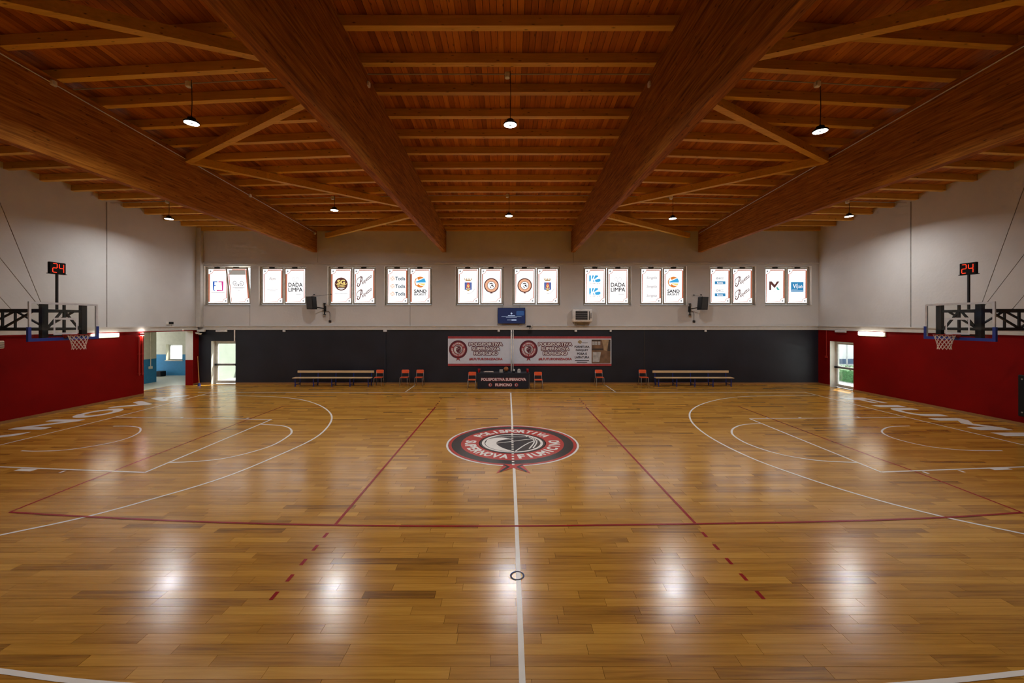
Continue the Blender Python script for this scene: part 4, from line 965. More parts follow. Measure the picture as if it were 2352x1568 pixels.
def shot_clock(side, xb, yc, z0, z1, label):
    u = -side; t = thing('shot_clock', label, 'shot clock', (xb, yc, 3.77), 'shot clocks above the goals')
    b = MB(); b.bbox(xb-0.04, yc-0.21, z0, xb+0.04, yc+0.21, z1, 0.012); b.box(xb-0.05, yc-0.225, z0-0.01, xb+0.05, yc+0.225, z0+0.008); b.build('case', 'black_plastic', t)
    b = MB(); b.box(xb-0.022, yc-0.022, 3.77, xb+0.022, yc+0.022, z0); b.build('pole', 'black_steel', t)
    fr = FR((xb+u*0.041, yc, (z0+z1)/2), (0, -side, 0), (0, 0, 1)); b = MB(); w, h = 0.115, 0.25
    for chx, cx in (('2', -0.085), ('4', 0.085)):
        P = {'a': ((-w/2, h/2), (w/2, h/2)), 'g': ((-w/2, 0), (w/2, 0)), 'd': ((-w/2, -h/2), (w/2, -h/2)), 'f': ((-w/2, 0), (-w/2, h/2)), 'b': ((w/2, 0), (w/2, h/2)), 'e': ((-w/2, -h/2), (-w/2, 0)), 'c': ((w/2, -h/2), (w/2, 0))}
        for s in SEG[chx]:
            (xa, ya), (xc, yb_) = P[s]; dx, dy = (xc-xa)*0.08, (yb_-ya)*0.06
            b.stroke(fr, [(cx+xa+dx, ya+dy), (cx+xc-dx, yb_-dy)], 0.022, 0.002)
    b.build('digits', 'led_red', t)
shot_clock(-1, -13.12, 11.66, 4.80, 5.13, 'black shot clock reading 24 in red above the left goal')
shot_clock(1, 13.30, 11.60, zat(630, 11.6), zat(605, 11.6)+0.02, 'black shot clock reading 24 in red above the right goal')

# ---------------------------------------------------------------- wall-mounted things
# banner
bx0, bx1, bz0, bz1 = xat(1029, YB), xat(1404, YB), zat(840, YB), zat(772, YB)
ban = thing('banner', 'long white and red club banner on the charcoal wall with parquet advert', 'banner', (bx0, YB-0.03, bz0))
bf = FR((bx0, YB-0.034, bz0), (1, 0, 0), (0, 0, 1)); BW, BH = bx1-bx0, bz1-bz0; K = YB/FPX
b = MB(); b.box(bx0, YB-0.032, bz0, bx1, YB-0.004, bz1); b.build('sheet', 'banner_white', ban)
b = MB()
for za, zb in ((0, 0.075*BH), (BH*0.925, BH)): b = MB(); b.poly(bf, [(0, za), (BW, za), (BW, zb), (0, zb)], 0.002); b.build('red_band', 'banner_red', ban)
for px in (1052.5, 1214):
    ex = bpy.data.objects.new('round_emblem', None); COL.objects.link(ex); ex.parent = ban; ex.empty_display_size = 0.1
    emblem(ex, FR((xat(px, YB), YB-0.034, zat(802, YB)), (1, 0, 0), (0, 0, 1)), 21.5*K, ('print_white', 'banner_red', 'banner_maroon'), 0.003, 0.0012, n=40, outer_white=False)
for px0 in (1116, 1275):
    cx = xat(px0, YB)-bx0
    for nm, bold, mat, e in (('lettering_outline', 0.17, 'banner_maroon', 0.002), ('lettering', 0.035, 'print_white', 0.005)):
        b = MB()
        for body, py, ww in (('POLISPORTIVA', 790, 78), ('SUPERNOVA', 800.5, 65), ('FIUMICINO', 811, 56)):
            b.text(bf, body, cx, zat(py, YB)-bz0, w=(ww-2)*K, h=7.2*K, bold=bold, e=e)
        b.build(nm, mat, ban)
    b = MB(); b.text(bf, '#ILFUTUROINIZIAORA', cx, zat(824.5, YB)-bz0, w=76*K, h=5.6*K, bold=0.05, e=0.003); b.build('lettering', 'banner_red', ban)
acx = xat(1336.5, YB)-bx0
for body, py, ww in (('FORNITURA', 796, 34), ('PARQUET', 804, 28), ('POSA E', 812, 22), ('LAMATURA', 820, 33)):
    b = MB(); b.text(bf, body, acx, zat(py, YB)-bz0, w=ww*K, h=4.8*K, bold=0.03, e=0.003); b.build('lettering', 'banner_ink', ban)
b = MB(); b.text(bf, 'PARQUET', acx+7*K, zat(787, YB)-bz0, w=13*K, h=2.2*K, bold=0.01, e=0.003)
b.build('lettering', 'banner_ink', ban)
for py, ww in ((827.5, 16), (831.5, 12)): b = MB(); b.stroke(bf, [(acx-ww*K, zat(py, YB)-bz0), (acx+ww*K, zat(py, YB)-bz0)], 1.4*K, 0.003); b.build('fine_print', 'banner_ink', ban)
b = MB(); q = bf.sub(acx-5*K, zat(785, YB)-bz0)
b.poly(q, [(-5*K, 0), (-1*K, 4*K), (2*K, 3*K), (-1*K, 0), (1*K, -2*K), (-1*K, -4*K)], 0.003); b.poly(q, [(5*K, 0), (2*K, 4*K), (0, 2*K), (2*K, -0.5*K), (-1*K, -3*K), (2*K, -4*K)], 0.0035); b.build('advert_logo', 'gold_ink', ban)
def pr(b, xa, ya, xb, yb, e): b.poly(bf, [(xat(xa, YB)-bx0, zat(yb, YB)-bz0), (xat(xb, YB)-bx0, zat(yb, YB)-bz0), (xat(xb, YB)-bx0, zat(ya, YB)-bz0), (xat(xa, YB)-bx0, zat(ya, YB)-bz0)], e)
b = MB(); pr(b, 1358.5, 779.5, 1402, 834, 0.003); b.build('advert_photo', 'ad_brown', ban)
b = MB(); pr(b, 1359, 780, 1379, 783, 0.004); b.build('advert_photo_lintel', 'ad_dark', ban)
b = MB(); pr(b, 1395, 780, 1402, 806, 0.004); b.build('advert_photo_corner', 'ad_dark', ban)
b = MB(); pr(b, 1359, 800, 1385, 804, 0.004); b.build('advert_photo_skirting', 'ad_dark', ban)
b = MB(); b.poly(bf, [(xat(x, YB)-bx0, zat(y, YB)-bz0) for x, y in ((1387, 804), (1394, 806), (1398, 780), (1382, 780))], 0.005); b.build('advert_photo_wall', 'ad_tan', ban)
b = MB()
for xa in (1360, 1366, 1373): b = MB(); pr(b, xa, 784, xa+5.5, 792, 0.0045); b.build('advert_photo_window', 'ad_sheen', ban)
b = MB()
b.poly(bf, [(xat(x, YB)-bx0, zat(y, YB)-bz0) for x, y in ((1361, 808), (1380, 808), (1376, 831), (1361, 831))], 0.0045); b.build('advert_photo_light', 'ad_sheen', ban)
# pipes from the ledge to the table, in front of the banner
for px, lb in ((1174.5, 'left of the two white pipes crossing the banner'), (1178.8, 'right of the two white pipes crossing the banner')):
    t = thing('white_pipe', lb, 'pipe', (xat(px, YB), YB-0.07, 0)); x_ = xat(px, YB)
    b = MB(); r_ = 0.04 if px < 1176 else 0.025
    b.tube([(x_, YB-0.095, 0.02), (x_, YB-0.095, BELT0)], r_, 8); b.build('tube', 'white_plastic', t, True)
    for z_ in (0.4, 0.75, 2.8): b = MB(); b.box(x_-r_-0.01, YB-0.135, z_, x_+r_+0.01, YB-0.0, z_+0.03); b.build('clip', 'grey_steel', t)
# television
tx0, tx1, tz0, tz1 = xat(1143, 21.7), xat(1206.5, 21.7), zat(743, 21.7), zat(706.5, 21.7)
tv = thing('wall_screen', 'flat screen showing dark blue page above the banner', 'television', ((tx0+tx1)/2, 21.7, tz0))
b = MB(); b.bbox(tx0, 21.7, tz0, tx1, 21.76, tz1, 0.01); b.build('case', 'black_plastic', tv)
tf = FR(((tx0+tx1)/2, 21.699, (tz0+tz1)/2), (1, 0, 0), (0, 0, 1)); tw, th = tx1-tx0-0.03, tz1-tz0-0.03
b = MB(); b.poly(tf, [(-tw/2, -th/2), (tw/2, -th/2), (tw/2, th/2), (-tw/2, th/2)], 0.001); scr = b.build('screen', 'screen_blue', tv)
b = MB(); b.poly(tf, rrect(0.28*tw, 0.3*th, 0.05, 4, 0.32*tw, 0.16*th), 0.002); b.build('screen_haze', 'screen_haze', scr)
b = MB(); b.ring(tf, 0, 0.14*th, 0.02, 0.045, 0.003, 20); b.stroke(tf, [(-0.13*tw, 0.01*th), (0.13*tw, 0.01*th)], 0.022, 0.003); b.stroke(tf, [(-0.37*tw, -0.06*th), (0.37*tw, -0.06*th)], 0.008, 0.003); b.stroke(tf, [(-0.2*tw, -0.11*th), (0.2*tw, -0.11*th)], 0.008, 0.003)
b.stroke(tf, [(-0.16*tw, -0.28*th), (-0.02*tw, -0.28*th)], 0.014, 0.003); b.stroke(tf, [(0.0, -0.28*th), (0.18*tw, -0.28*th)], 0.05, 0.003); b.build('screen_page', 'screen_white', scr)
for x_ in (tx0+0.25, tx1-0.3):
    b = MB(); b.box(x_-0.02, 21.76, tz0-0.1, x_+0.02, 21.79, tz1+0.12); b.box(x_-0.02, 21.79, tz1+0.06, x_+0.02, YB, tz1+0.10); b.box(x_-0.02, 21.79, tz0-0.09, x_+0.02, YB, tz0-0.05); b.build('bracket', 'grey_steel', tv)
# camera arm below the screen
cp = at(1216, 750, 21.6)
t = thing('camera_arm', 'small dark camera on a bent arm right below the screen', 'camera', (cp.x, 21.85, cp.z-0.1))
b = MB(); b.tube([(cp.x+0.02, YB, cp.z-0.12), (cp.x+0.02, 21.75, cp.z-0.1), (cp.x, 21.62, cp.z), (cp.x-0.2, 21.6, cp.z-0.02)], 0.014, 6); b.build('arm', 'black_steel', t)
b = MB(); b.bbox(cp.x-0.14, 21.52, cp.z-0.03, cp.x+0.08, 21.64, cp.z+0.06, 0.015); b.build('camera_body', 'black_plastic', t)
b = MB(); b.tube([(cp.x+0.02, 21.8, cp.z), (cp.x+0.15, 21.82, cp.z-0.1), (cp.x+0.2, 21.85, cp.z+0.1)], 0.008, 5); b.build('cable', 'cable_dark', t)
# fan heater
hx0, hx1, hz0, hz1 = xat(1316, 21.5), xat(1361, 21.5), zat(739.5, 21.5), zat(709.5, 21.5)
t = thing('fan_heater', 'white wall fan heater with dark grille right of the screen', 'heater', ((hx0+hx1)/2, 21.5, hz0))
b = MB(); b.bbox(hx0, 21.5, hz0, hx1, YB, hz1, 0.05); b.build('case', 'white_plastic', t, True)
b = MB(); b.box(hx0+0.14, 21.488, hz0+0.12, hx0+0.78, 21.51, hz1-0.1); b.build('grille_recess', 'dark_grille', t)
for k in range(5):
    z_ = hz0+0.16+k*0.1; b = MB(); b.bar((hx0+0.14, 21.48, z_), (hx0+0.78, 21.48, z_), 0.02, 0.014); b.build('slat', 'grey_steel', t)
b = MB(); b.box(hx0+0.86, 21.49, hz0+0.12, hx0+0.90, 21.51, hz1-0.12); b.box(hx0+0.95, 21.49, hz0+0.2, hx0+0.98, 21.51, hz1-0.2); b.build('side_vent', 'dark_grille', t)
for x_ in (hx0+0.15, hx0+0.25, hx0+0.62, hx0+0.72):
    b = MB(); b.tube([(x_, 21.8, hz0+0.02), (x_, 21.85, hz0-0.2)], 0.014, 6); b.build('pipe', 'grey_steel', t)
b = MB(); b.bar((hx0+0.1, 21.7, hz0-0.02), (hx0+0.85, 21.7, hz0-0.02), 0.2, 0.03); b.build('bracket', 'grey_steel', t)
# loudspeakers
def speaker(pxl, pxr, pyt, pyb, sgn, label):
    d = 21.25; c = at((pxl+pxr)/2, (pyt+pyb)/2, d); w = (pxr-pxl)*d/FPX; h = (pyb-pyt)*d/FPX
    t = thing('loudspeaker', label, 'loudspeaker', (c.x, d, c.z-h/2), 'loudspeakers between the windows')
    ang = -sgn*0.35; ct, st = math.cos(ang), math.sin(ang); tl = 0.10
    def L_(x, y, z): y += -z*tl; return Vector((c.x+x*ct-y*st, d+x*st+y*ct, c.z+z))
    b = MB(); hw, hd = w*0.46, 0.16
    b.hexa([L_(-hw, -hd, -h/2), L_(hw, -hd, -h/2), L_(hw*0.8, hd, -h/2), L_(-hw*0.8, hd, -h/2), L_(-hw, -hd, h/2), L_(hw, -hd, h/2), L_(hw*0.8, hd, h/2), L_(-hw*0.8, hd, h/2)]); b.build('cabinet', 'black_plastic', t)
    b = MB(); b.hexa([L_(-hw*.92, -hd-.012, -h*.46), L_(hw*.92, -hd-.012, -h*.46), L_(hw*.92, -hd-.002, -h*.46), L_(-hw*.92, -hd-.002, -h*.46), L_(-hw*.92, -hd-.012, h*.46), L_(hw*.92, -hd-.012, h*.46), L_(hw*.92, -hd-.002, h*.46), L_(-hw*.92, -hd-.002, h*.46)]); b.build('grille', 'dark_grille', t)
    bx_ = c.x+sgn*0.42; bz = c.z-h*0.42
    b = MB(); b.tube([(bx_, YB-0.10, bz+0.28), (bx_, YB-0.10, bz-0.32)], 0.03, 8); b.lathe([(0.001, -0.02), (0.07, -0.02), (0.07, 0.02), (0.001, 0.02)], (bx_, YB-0.10, bz+0.28), 12); b.lathe([(0.001, -0.02), (0.07, -0.02), (0.07, 0.02), (0.001, 0.02)], (bx_, YB-0.10, bz-0.32), 12)
    b.tube([L_(0, hd, -h*0.3), (bx_, YB-0.12, bz)], 0.03, 8); b.box(bx_-0.05, YB-0.09, bz-0.15, bx_+0.05, YB, bz+0.15); b.build('bracket', 'black_steel', t)
    e_ = bx_+0.26
    b = MB(); b.tube([(bx_, YB-0.08, bz-0.12), (e_-0.05, YB-0.03, bz-0.15), (e_, YB-0.02, bz-0.25), (e_, YB-0.02, 3.42)], 0.011, 5); b.build('cable', 'cable_dark', t)
    b = MB(); b.bbox(e_-0.07, YB-0.05, 3.36, e_+0.07, YB, 3.48, 0.02); b.build('socket', 'cable_dark', t)
    for q in ((c.x-0.18, c.z+h*0.72), (c.x+0.74*(1 if sgn > 0 else 0.3), c.z+h*0.75)):
        b = MB(); b.tube([L_(0, 0, h/2), (q[0], YB-0.02, q[1])], 0.007, 5); b.lathe([(0.04, -0.02), (0.04, 0.02)], (q[0], YB-0.04, q[1]), 8); b.build('stay_cable', 'cable_dark', t)
speaker(706, 726.5, 681, 710, 1, 'black loudspeaker on a bracket between the second and third windows from the left')
speaker(1603, 1624, 682, 711, -1, 'black loudspeaker on a bracket between the third and fourth windows from the right')
# strip lights on the side walls
def strip(side, y0, y1, z0, z1, label):
    x = XL if side < 0 else XR; u = -side
    t = thing('strip_light', label, 'lamp', (x, (y0+y1)/2, z0), 'strip lights under the side ledges')
    b = MB(); b.bbox(x, y0, z0, x+u*0.06, y1, z1, 0.015); b.build('tray', 'cream_plastic', t)
    b = MB(); b.bbox(x+u*0.06, y0+0.06, z0+0.04, x+u*0.12, y1-0.06, z1, 0.02); b.build('diffuser', 'tube_light', t)
strip(-1, 16.15, 17.38, 2.73, 2.92, 'glowing strip light on the left red wall beside the goal')
strip(1, 17.95, 19.35, 2.73, 2.93, 'glowing strip light on the right red wall near the exit door')
# emergency and junction boxes under the ledge
def wbox(px0, px1, py0, py1, label, name='emergency_light', cat='light'):
    t = thing(name, label, cat, (xat(px0, YB), YB-0.06, zat(py1, YB)))
    b = MB(); b.bbox(xat(px0, YB), YB-0.07, zat(py1, YB), xat(px1, YB), YB, zat(py0, YB), 0.012); b.build('case', 'white_plastic', t)
    b = MB(); x0, x1 = xat(px0, YB), xat(px1, YB); z0, z1 = zat(py1, YB), zat(py0, YB); b.bbox(x0+(x1-x0)*.12, YB-0.078, z0+(z1-z0)*.2, x1-(x1-x0)*.12, YB-0.07, z1-(z1-z0)*.2, 0.003); b.build('cover', 'board_white', t)
wbox(497, 523, 757.5, 762, 'flat white emergency light above the door in the charcoal wall')
for (a, c), lb in zip(((650.5, 656.5), (881, 889.5), (1143, 1148), (1319.5, 1325), (1400, 1404.5), (1617.5, 1622)),
        ('small white box under the ledge above the left bench', 'small white box under the ledge left of the banner, on top of a grey conduit', 'small white box under the ledge above the left half of the banner',
         'small white box under the ledge below the fan heater', 'small white box under the ledge above the right end of the banner', 'small white box under the ledge below the right loudspeaker')):
    wbox(a, c, 757.5, 762, lb, 'junction_box', 'box')
b = MB(); x_ = xat(885, YB); b.box(x_-0.03, YB-0.04, 0.09, x_+0.03, YB, zat(762, YB)); tag(b.build('wall_conduit', 'conduit_slate'), 'thin bluish conduit running down the charcoal wall between bench and chairs', 'conduit')
b = MB(); x_ = xat(539.5, YB); b.box(x_-0.03, YB-0.04, DZ, x_+0.03, YB, BELT0); tag(b.build('door_conduit', 'white_plastic'), 'short white conduit from the ledge down to the far left door', 'conduit')
# twin flood lamp in the far left corner
p = at(453, 764, 21.6)
t = thing('twin_floodlight', 'white twin floodlight under the ledge in the far left corner', 'lamp', (p.x, 21.7, p.z))
b = MB(); b.bbox(p.x-0.1, 21.68, BELT0-0.10, p.x+0.28, YB-0.05, BELT0+0.02, 0.02); b.build('housing', 'white_plastic', t)
for dx in (0.0, 0.14):
    c = Vector((p.x+dx, 21.6, p.z-0.02-dx*0.3)); b = MB(); b.lathe([(0.001, -0.05), (0.06, -0.05), (0.10, 0.02), (0.10, 0.04), (0.001, 0.04)], c, 14); b.build('lamp_head', 'white_plastic', t, True)
# red wall box with glow added for a sunlit patch, and red pipes
yS = 18.42
t = thing('wall_box_glow', 'small red wall box with glow added for a sunlit patch, beside the annex opening', 'lamp', (XL, yS, 2.8))
b = MB(); b.bbox(XL, yS-0.06, 2.78, XL+0.16, yS+0.06, 2.88, 0.02); b.build('housing', 'red_paint', t)
b = MB(); b.box(XL+0.05, yS-0.04, 2.772, XL+0.13, yS+0.04, 2.78); b.build('lens', 'sunpatch_glow', t)  # glowing face added under the box, stands for the sunlit patch
b = MB(); b.box(XL+0.05, yS-0.03, 2.88, XL+0.13, yS+0.03, 2.888); b.build('lens', 'sunpatch_glow', t)  # second added glow, on top of the box
for dy, lb in ((-0.10, 'thin red pipe under the red wall box, the one farther from the opening'), (0.07, 'thin red pipe under the red wall box, the one nearer the opening')):
    b = MB(); b.tube([(XL+0.04, yS+dy, 0.95), (XL+0.04, yS+dy, 2.76)], 0.028, 8); b.box(XL, yS+dy-0.04, 1.9, XL+0.07, yS+dy+0.04, 1.95); b.box(XL, yS+dy-0.04, 1.0, XL+0.07, yS+dy+0.04, 1.05)
    tag(b.build('red_pipe', 'red_paint', smooth=False), lb, 'pipe')
# small clock display on the left wall
t = thing('wall_display', 'small black display in a white case on the left plaster wall', 'display', (XL, 20.0, 3.3))
b = MB(); b.bbox(XL, 19.8, 3.26, XL+0.06, 20.2, 3.42, 0.015); b.build('case', 'white_plastic', t)
b = MB(); b.box(XL+0.055, 19.9, 3.28, XL+0.064, 20.18, 3.40); b.build('screen', 'black_plastic', t)
b = MB(); b.tube([(XL+0.03, 20.1, 3.27), (XL+0.03, 20.1, 3.19)], 0.01, 5); b.build('cable', 'cable_grey', t)
# right wall: emergency light, switch with conduit, black panel
t = thing('emergency_light', 'white emergency light above the right exit door', 'light', (XR, 20.4, 2.85))
b = MB(); b.bbox(XR, 20.05, 2.86, XR-0.07, 20.72, 2.96, 0.012); b.build('case', 'white_plastic', t)
b = MB(); b.bbox(XR-0.07, 20.1, 2.88, XR-0.078, 20.67, 2.94, 0.003); b.build('cover', 'board_white', t)
t = thing('wall_switch', 'red painted switch and conduit left of the right exit door', 'switch', (XR, 21.3, 1.5))
b = MB(); b.bbox(XR, 21.24, 1.48, XR-0.06, 21.38, 1.60, 0.01); b.build('switch_box', 'red_paint', t)
b = MB(); b.tube([(XR-0.02, 21.31, 1.6), (XR-0.02, 21.31, BELT0)], 0.018, 6); b.build('conduit', 'red_paint', t)
t = thing('wall_panel', 'black padded panel with bright fixings on the right wall at the picture edge', 'panel', (XR, 12.9, 0.3))
b = MB(); b.bbox(XR, 11.9, 0.30, XR-0.06, 13.28, 1.66, 0.02); b.build('pad', 'black_plastic', t)
for yy in (12.05, 13.16):
    for zz in (0.44, 1.53): b = MB(); b.tube([(XR-0.06, yy, zz), (XR-0.07, yy, zz)], 0.025, 10); b.build('fixing', 'grey_steel', t)
t = thing('wall_lamp', 'cream wall lamp on the left red wall at the picture edge', 'lamp', (XL, 13.3, 2.5))
b = MB(); b.bbox(XL, 13.1, 2.52, XL+0.1, 13.4, 2.78, 0.03); b.build('case', 'cream_plastic', t)
for k in range(3): b = MB(); b.box(XL+0.1, 13.12, 2.56+k*0.07, XL+0.108, 13.38, 2.58+k*0.07); b.build('slat', 'dark_grille', t)
# broom leaning in the left corner
p1, p2 = at(454, 818, 21.8), at(457.5, 880, 21.35)
t = thing('broom', 'long yellow broom handle leaning in the far left corner', 'broom', (p2.x, p2.y, 0))
b = MB(); b.tube([(p1.x, 21.8, p1.z), (p2.x, 21.35, 0.14)], 0.016, 6); b.build('handle', 'broom_yellow', t)
b = MB(); b.hexa([(p2.x-0.05, 21.29, 0.0), (p2.x+0.05, 21.29, 0.0), (p2.x+0.05, 21.40, 0.0), (p2.x-0.05, 21.40, 0.0), (p2.x-0.025, 21.32, 0.15), (p2.x+0.025, 21.32, 0.15), (p2.x+0.025, 21.38, 0.15), (p2.x-0.025, 21.38, 0.15)]); b.build('brush', 'blue_paint', t)

# ---------------------------------------------------------------- table, chairs, benches
TY0, TY1 = 20.35, 21.05; tx0, tx1 = xat(1096.5, TY0), xat(1217, TY0); TZ = 0.80
tb = thing('scorer_table', "scorer's table under a dark navy cover with club lettering below the banner", 'table', ((tx0+tx1)/2, TY0, 0))
b = MB(); b.bbox(tx0, TY0, TZ-0.03, tx1, TY1, TZ, 0.01); b.build('tabletop', 'cloth_navy', tb)
b = MB(); b.box(tx0, TY0-0.004, 0.03, tx1-0.06, TY0+0.006, TZ-0.01); b.box(tx0-0.004, TY0, 0.03, tx0+0.006, TY1, TZ-0.01); b.box(tx1-0.006, TY0, 0.06, tx1+0.004, TY1, TZ-0.01); cov = b.build('cover', 'cloth_navy', tb)
for x_ in (tx0+0.05, tx1-0.03):
    for y_ in (TY0+0.04, TY1-0.05): b = MB(); b.tube([(x_, y_, 0), (x_, y_, TZ-0.03)], 0.018, 8); b.build('leg', 'grey_steel', tb)
cf = FR(((tx0+tx1)/2, TY0-0.006, 0), (1, 0, 0), (0, 0, 1)); kk = TY0/FPX
b = MB(); b.text(cf, 'POLISPORTIVA SUPERNOVA', 0, zat(871, TY0), w=102*kk, h=6.0*kk, bold=0.12, e=0.001); b.text(cf, 'FIUMICINO', 0, zat(883.5, TY0), w=38*kk, h=6.0*kk, bold=0.12, e=0.001); b.build('lettering_outline', 'banner_red', cov)
b = MB(); b.text(cf, 'POLISPORTIVA SUPERNOVA', 0, zat(871, TY0), w=102*kk, h=6.0*kk, bold=0.03, e=0.004); b.text(cf, 'FIUMICINO', 0, zat(883.5, TY0), w=38*kk, h=6.0*kk, bold=0.03, e=0.004); b.build('lettering', 'print_white', cov)
for px in (1126, 1186):
    f2 = FR((xat(px, TY0), TY0-0.006, zat(883.5, TY0)), (1, 0, 0), (0, 0, 1)); R = 4.4*kk
    b = MB(); b.ring(f2, 0, 0, 0.55*R, R, 0.003, 28); b.build('badge', 'banner_red', cov)
    b = MB(); b.ring(f2, 0, 0, 0.45*R, 0.58*R, 0.004, 28); b.poly(f2, [(x*R*1.1, y*R*1.1) for x, y in WAVE], 0.005); b.build('badge_wave', 'print_white', cov)
# things on the table
def on(px): return xat(px, TY0+0.3)
for px, lb in ((1100.5, 'red plastic cup at the left end of the table'), (1211.5, 'red plastic cup at the right end of the table')):
    b = MB(); b.lathe([(0.05, 0), (0.065, 0.18), (0.068, 0.19), (0.06, 0.19), (0.047, 0.012)], (on(px), TY0+0.25, TZ), 16); tag(b.build('red_cup', 'red_plastic', smooth=True), lb, 'cup')
b = MB()
pts = []
import bmesh
bm = bmesh.new(); bmesh.ops.create_uvsphere(bm, u_segments=24, v_segments=16, radius=0.121)
bc = Vector((on(1162.5), TY0+0.3, TZ+0.055+0.121))
ball = thing('basketball', 'orange-brown basketball on a dark ring stand on the table', 'ball', (bc.x, bc.y, TZ))
b.add([bc+v.co for v in bm.verts], [tuple(v.index for v in f.verts) for f in bm.faces]); bm.free(); b.build('ball', 'ball_leather', ball, True)
b = MB()
for ax in range(3):
    b.tube([bc+Vector([(0.1205*math.cos(2*PI*k/28), 0.1205*math.sin(2*PI*k/28), 0), (0.1205*math.cos(2*PI*k/28), 0, 0.1205*math.sin(2*PI*k/28)), (0, 0.1205*math.cos(2*PI*k/28), 0.1205*math.sin(2*PI*k/28))][ax]) for k in range(28)], 0.003, 4, True)
b.build('seam', 'black_plastic', ball)
b = MB(); b.lathe([(0.12, 0), (0.12, 0.015), (0.06, 0.05), (0.05, 0.053), (0.001, 0.053)], (bc.x, bc.y, TZ), 20); tag(b.build('ball_stand', 'black_plastic', smooth=True), 'dark ring stand under the basketball on the table', 'stand')
t = thing('paper_pile', 'loose pile of papers on the left half of the table', 'papers', (on(1124), TY0+0.3, TZ))
for k in range(6):
    b = MB(); a = random.uniform(-0.3, 0.3); x_ = on(1124)+random.uniform(-0.12, 0.12); c, s = math.cos(a), math.sin(a); y_ = TY0+0.3+random.uniform(-0.03, 0.05); z_ = TZ+0.001+k*0.008; hw, hh = 0.2, 0.12
    b.hexa([(x_+dx*c-dy*s, y_+dx*s+dy*c, z_+dz) for dz in (0, 0.006) for dx, dy in ((-hw, -hh), (hw, -hh), (hw, hh), (-hw, hh))]); b.build('sheet', 'paper', t)
b = MB(); b.bbox(on(1147), TY0+0.2, TZ, on(1155), TY0+0.4, TZ+0.14, 0.012); b.box(on(1147.5), TY0+0.197, TZ+0.07, on(1154.5), TY0+0.2, TZ+0.075); tag(b.build('grey_case', 'cable_grey'), 'grey box case left of the basketball on the table', 'box')
t = thing('table_console', 'small black console with white unit right of the pipes on the table', 'console', (on(1180), TY0+0.3, TZ))
b = MB(); b.bbox(on(1176.5), TY0+0.2, TZ, on(1183.5), TY0+0.4, TZ+0.07, 0.015); b.build('base', 'black_plastic', t)
b = MB(); b.bbox(on(1179), TY0+0.25, TZ+0.07, on(1182.5), TY0+0.33, TZ+0.17, 0.012); b.build('white_unit', 'white_plastic', t)
t = thing('table_device', 'small white round-topped device right of the pipes on the table', 'device', (on(1192), TY0+0.3, TZ))
b = MB(); f2 = FR((on(1192), TY0+0.27, TZ), (1, 0, 0), (0, 0, 1)); sh = [(-0.075, 0), (0.075, 0), (0.075, 0.12)]+[(0.075*math.cos(a), 0.12+0.075*math.sin(a)) for a in [k*PI/8 for k in range(1, 8)]]+[(-0.075, 0.12)]
b.prism(f2, sh, 0.06); b.build('case', 'white_plastic', t)
b = MB(); b.ring(f2, 0, 0.1, 0.018, 0.045, 0.064, 18); b.stroke(f2, [(0, 0.02), (0, 0.08)], 0.03, 0.064); b.build('grille', 'cable_grey', t)

def make_chair():
    t = thing('stacking_chair', None, 'chair', (0, 0, 0), 'orange stacking chairs along the back wall')
    b = MB(); b.prism(FR((0, -0.02, 0.445), (1, 0, 0), (0, 1, 0)), rrect(0.40, 0.38, 0.05), 0.025); b.build('seat', 'orange_ply', t)
    b = MB(); P = rrect(0.40, 0.19, 0.05, 6); n = len(P)
    f2 = FR((0, 0.215, 0.735), (1, 0, 0), (0, 0.12, 1))
    vs_ = [f2.p(x, y, -0.0-0.10*(1-(x/0.2)**2)*0.25) for x, y in P]+[f2.p(x, y, 0.018-0.10*(1-(x/0.2)**2)*0.25) for x, y in P]
    b.add(vs_, [tuple(range(n-1, -1, -1)), tuple(range(n, 2*n))]+[(i, (i+1) % n, n+(i+1) % n, n+i) for i in range(n)]); b.build('backrest', 'orange_ply', t)
    for s in (-1, 1):
        b = MB(); b.tube([(s*0.205, -0.215, 0), (s*0.19, -0.19, 0.42), (s*0.185, -0.15, 0.442)], 0.0125, 8); b.build('leg', 'grey_steel', t, True)
        b = MB(); b.tube([(s*0.215, 0.27, 0), (s*0.19, 0.16, 0.44), (s*0.185, 0.185, 0.60), (s*0.185, 0.225, 0.80)], 0.0125, 8); b.build('leg', 'grey_steel', t, True)
        b = MB(); b.tube([(s*0.185, -0.17, 0.435), (s*0.185, 0.17, 0.435)], 0.011, 8); b.build('side_rail', 'grey_steel', t, True)
    b = MB(); b.tube([(-0.185, 0.0, 0.43), (0.185, 0.0, 0.43)], 0.010, 8); b.build('cross_rail', 'grey_steel', t, True)
    return t
ch0 = make_chair()
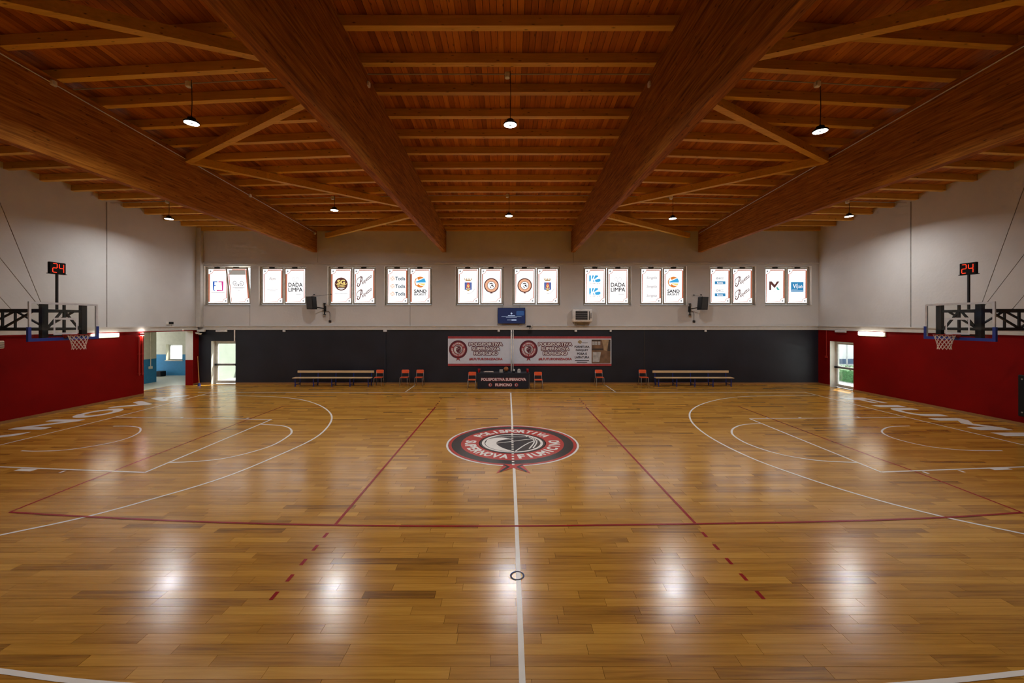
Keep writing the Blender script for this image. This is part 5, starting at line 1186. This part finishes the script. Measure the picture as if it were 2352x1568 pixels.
for i, (px, d, rz, lb) in enumerate((
        (870, 21.35, 0.0, 'orange chair standing right beside the left bench'), (929, 21.35, 0.0, 'orange chair left of a close pair, between left bench and banner'), (963, 21.35, 0.0, 'orange chair right of a close pair, between left bench and banner'),
        (1084, 20.45, 0.0, 'orange chair tucked at the left end of the navy table'), (1236.5, 20.45, 0.0, 'orange chair at the right end of the navy table'),
        (1377, 21.35, 0.0, 'orange chair standing alone below the right end of the banner'), (1478.5, 21.35, 0.0, 'orange chair standing left of the right bench'))):
    c = ch0 if i == 0 else copy_tree(ch0)
    c.location = (xat(px, d), d, 0); c.rotation_euler = (0, 0, rz); c['label'] = lb
def bench(x0, x1, label):
    t = thing('team_bench', label, 'bench', ((x0+x1)/2, 21.2, 0), 'long team benches')
    ln = x1-x0
    b = MB(); b.bbox(x0, 20.98, 0.44, x1, 21.32, 0.475, 0.01); b.build('seat_plank', 'pale_plank', t, tone=True)
    b = MB(); b.bbox(x0, 21.525, 0.665, x1, 21.555, 0.79, 0.01); b.build('backrest_plank', 'pale_plank', t, tone=True)
    for k in range(5):
        x = x0+0.14+(ln-0.28)*k/4
        b = MB(); b.box(x-0.02, 21.02, 0, x+0.02, 21.06, 0.44); b.build('front_leg', 'blue_paint', t)
        b = MB(); b.hexa([(x-0.02, 21.50, 0), (x+0.02, 21.50, 0), (x+0.02, 21.54, 0), (x-0.02, 21.54, 0), (x-0.02, 21.56, 0.79), (x+0.02, 21.56, 0.79), (x+0.02, 21.60, 0.79), (x-0.02, 21.60, 0.79)]); b.build('rear_leg', 'blue_paint', t)
        b = MB(); b.box(x-0.018, 21.06, 0.395, x+0.018, 21.52, 0.44); b.box(x-0.018, 21.06, 0.08, x+0.018, 21.50, 0.11); b.build('side_frame', 'blue_paint', t)
    b = MB(); b.tube([(x0+0.14, 21.28, 0.2), (x1-0.14, 21.28, 0.2)], 0.014, 8); b.build('stretcher', 'blue_paint', t)
bench(xat(670.5, 20.98), xat(851, 20.98), 'long pale plank bench with blue frame against the left half of the charcoal wall')
bench(xat(1507.5, 20.98), xat(1687, 20.98), 'long pale plank bench with blue frame against the right half of the charcoal wall')
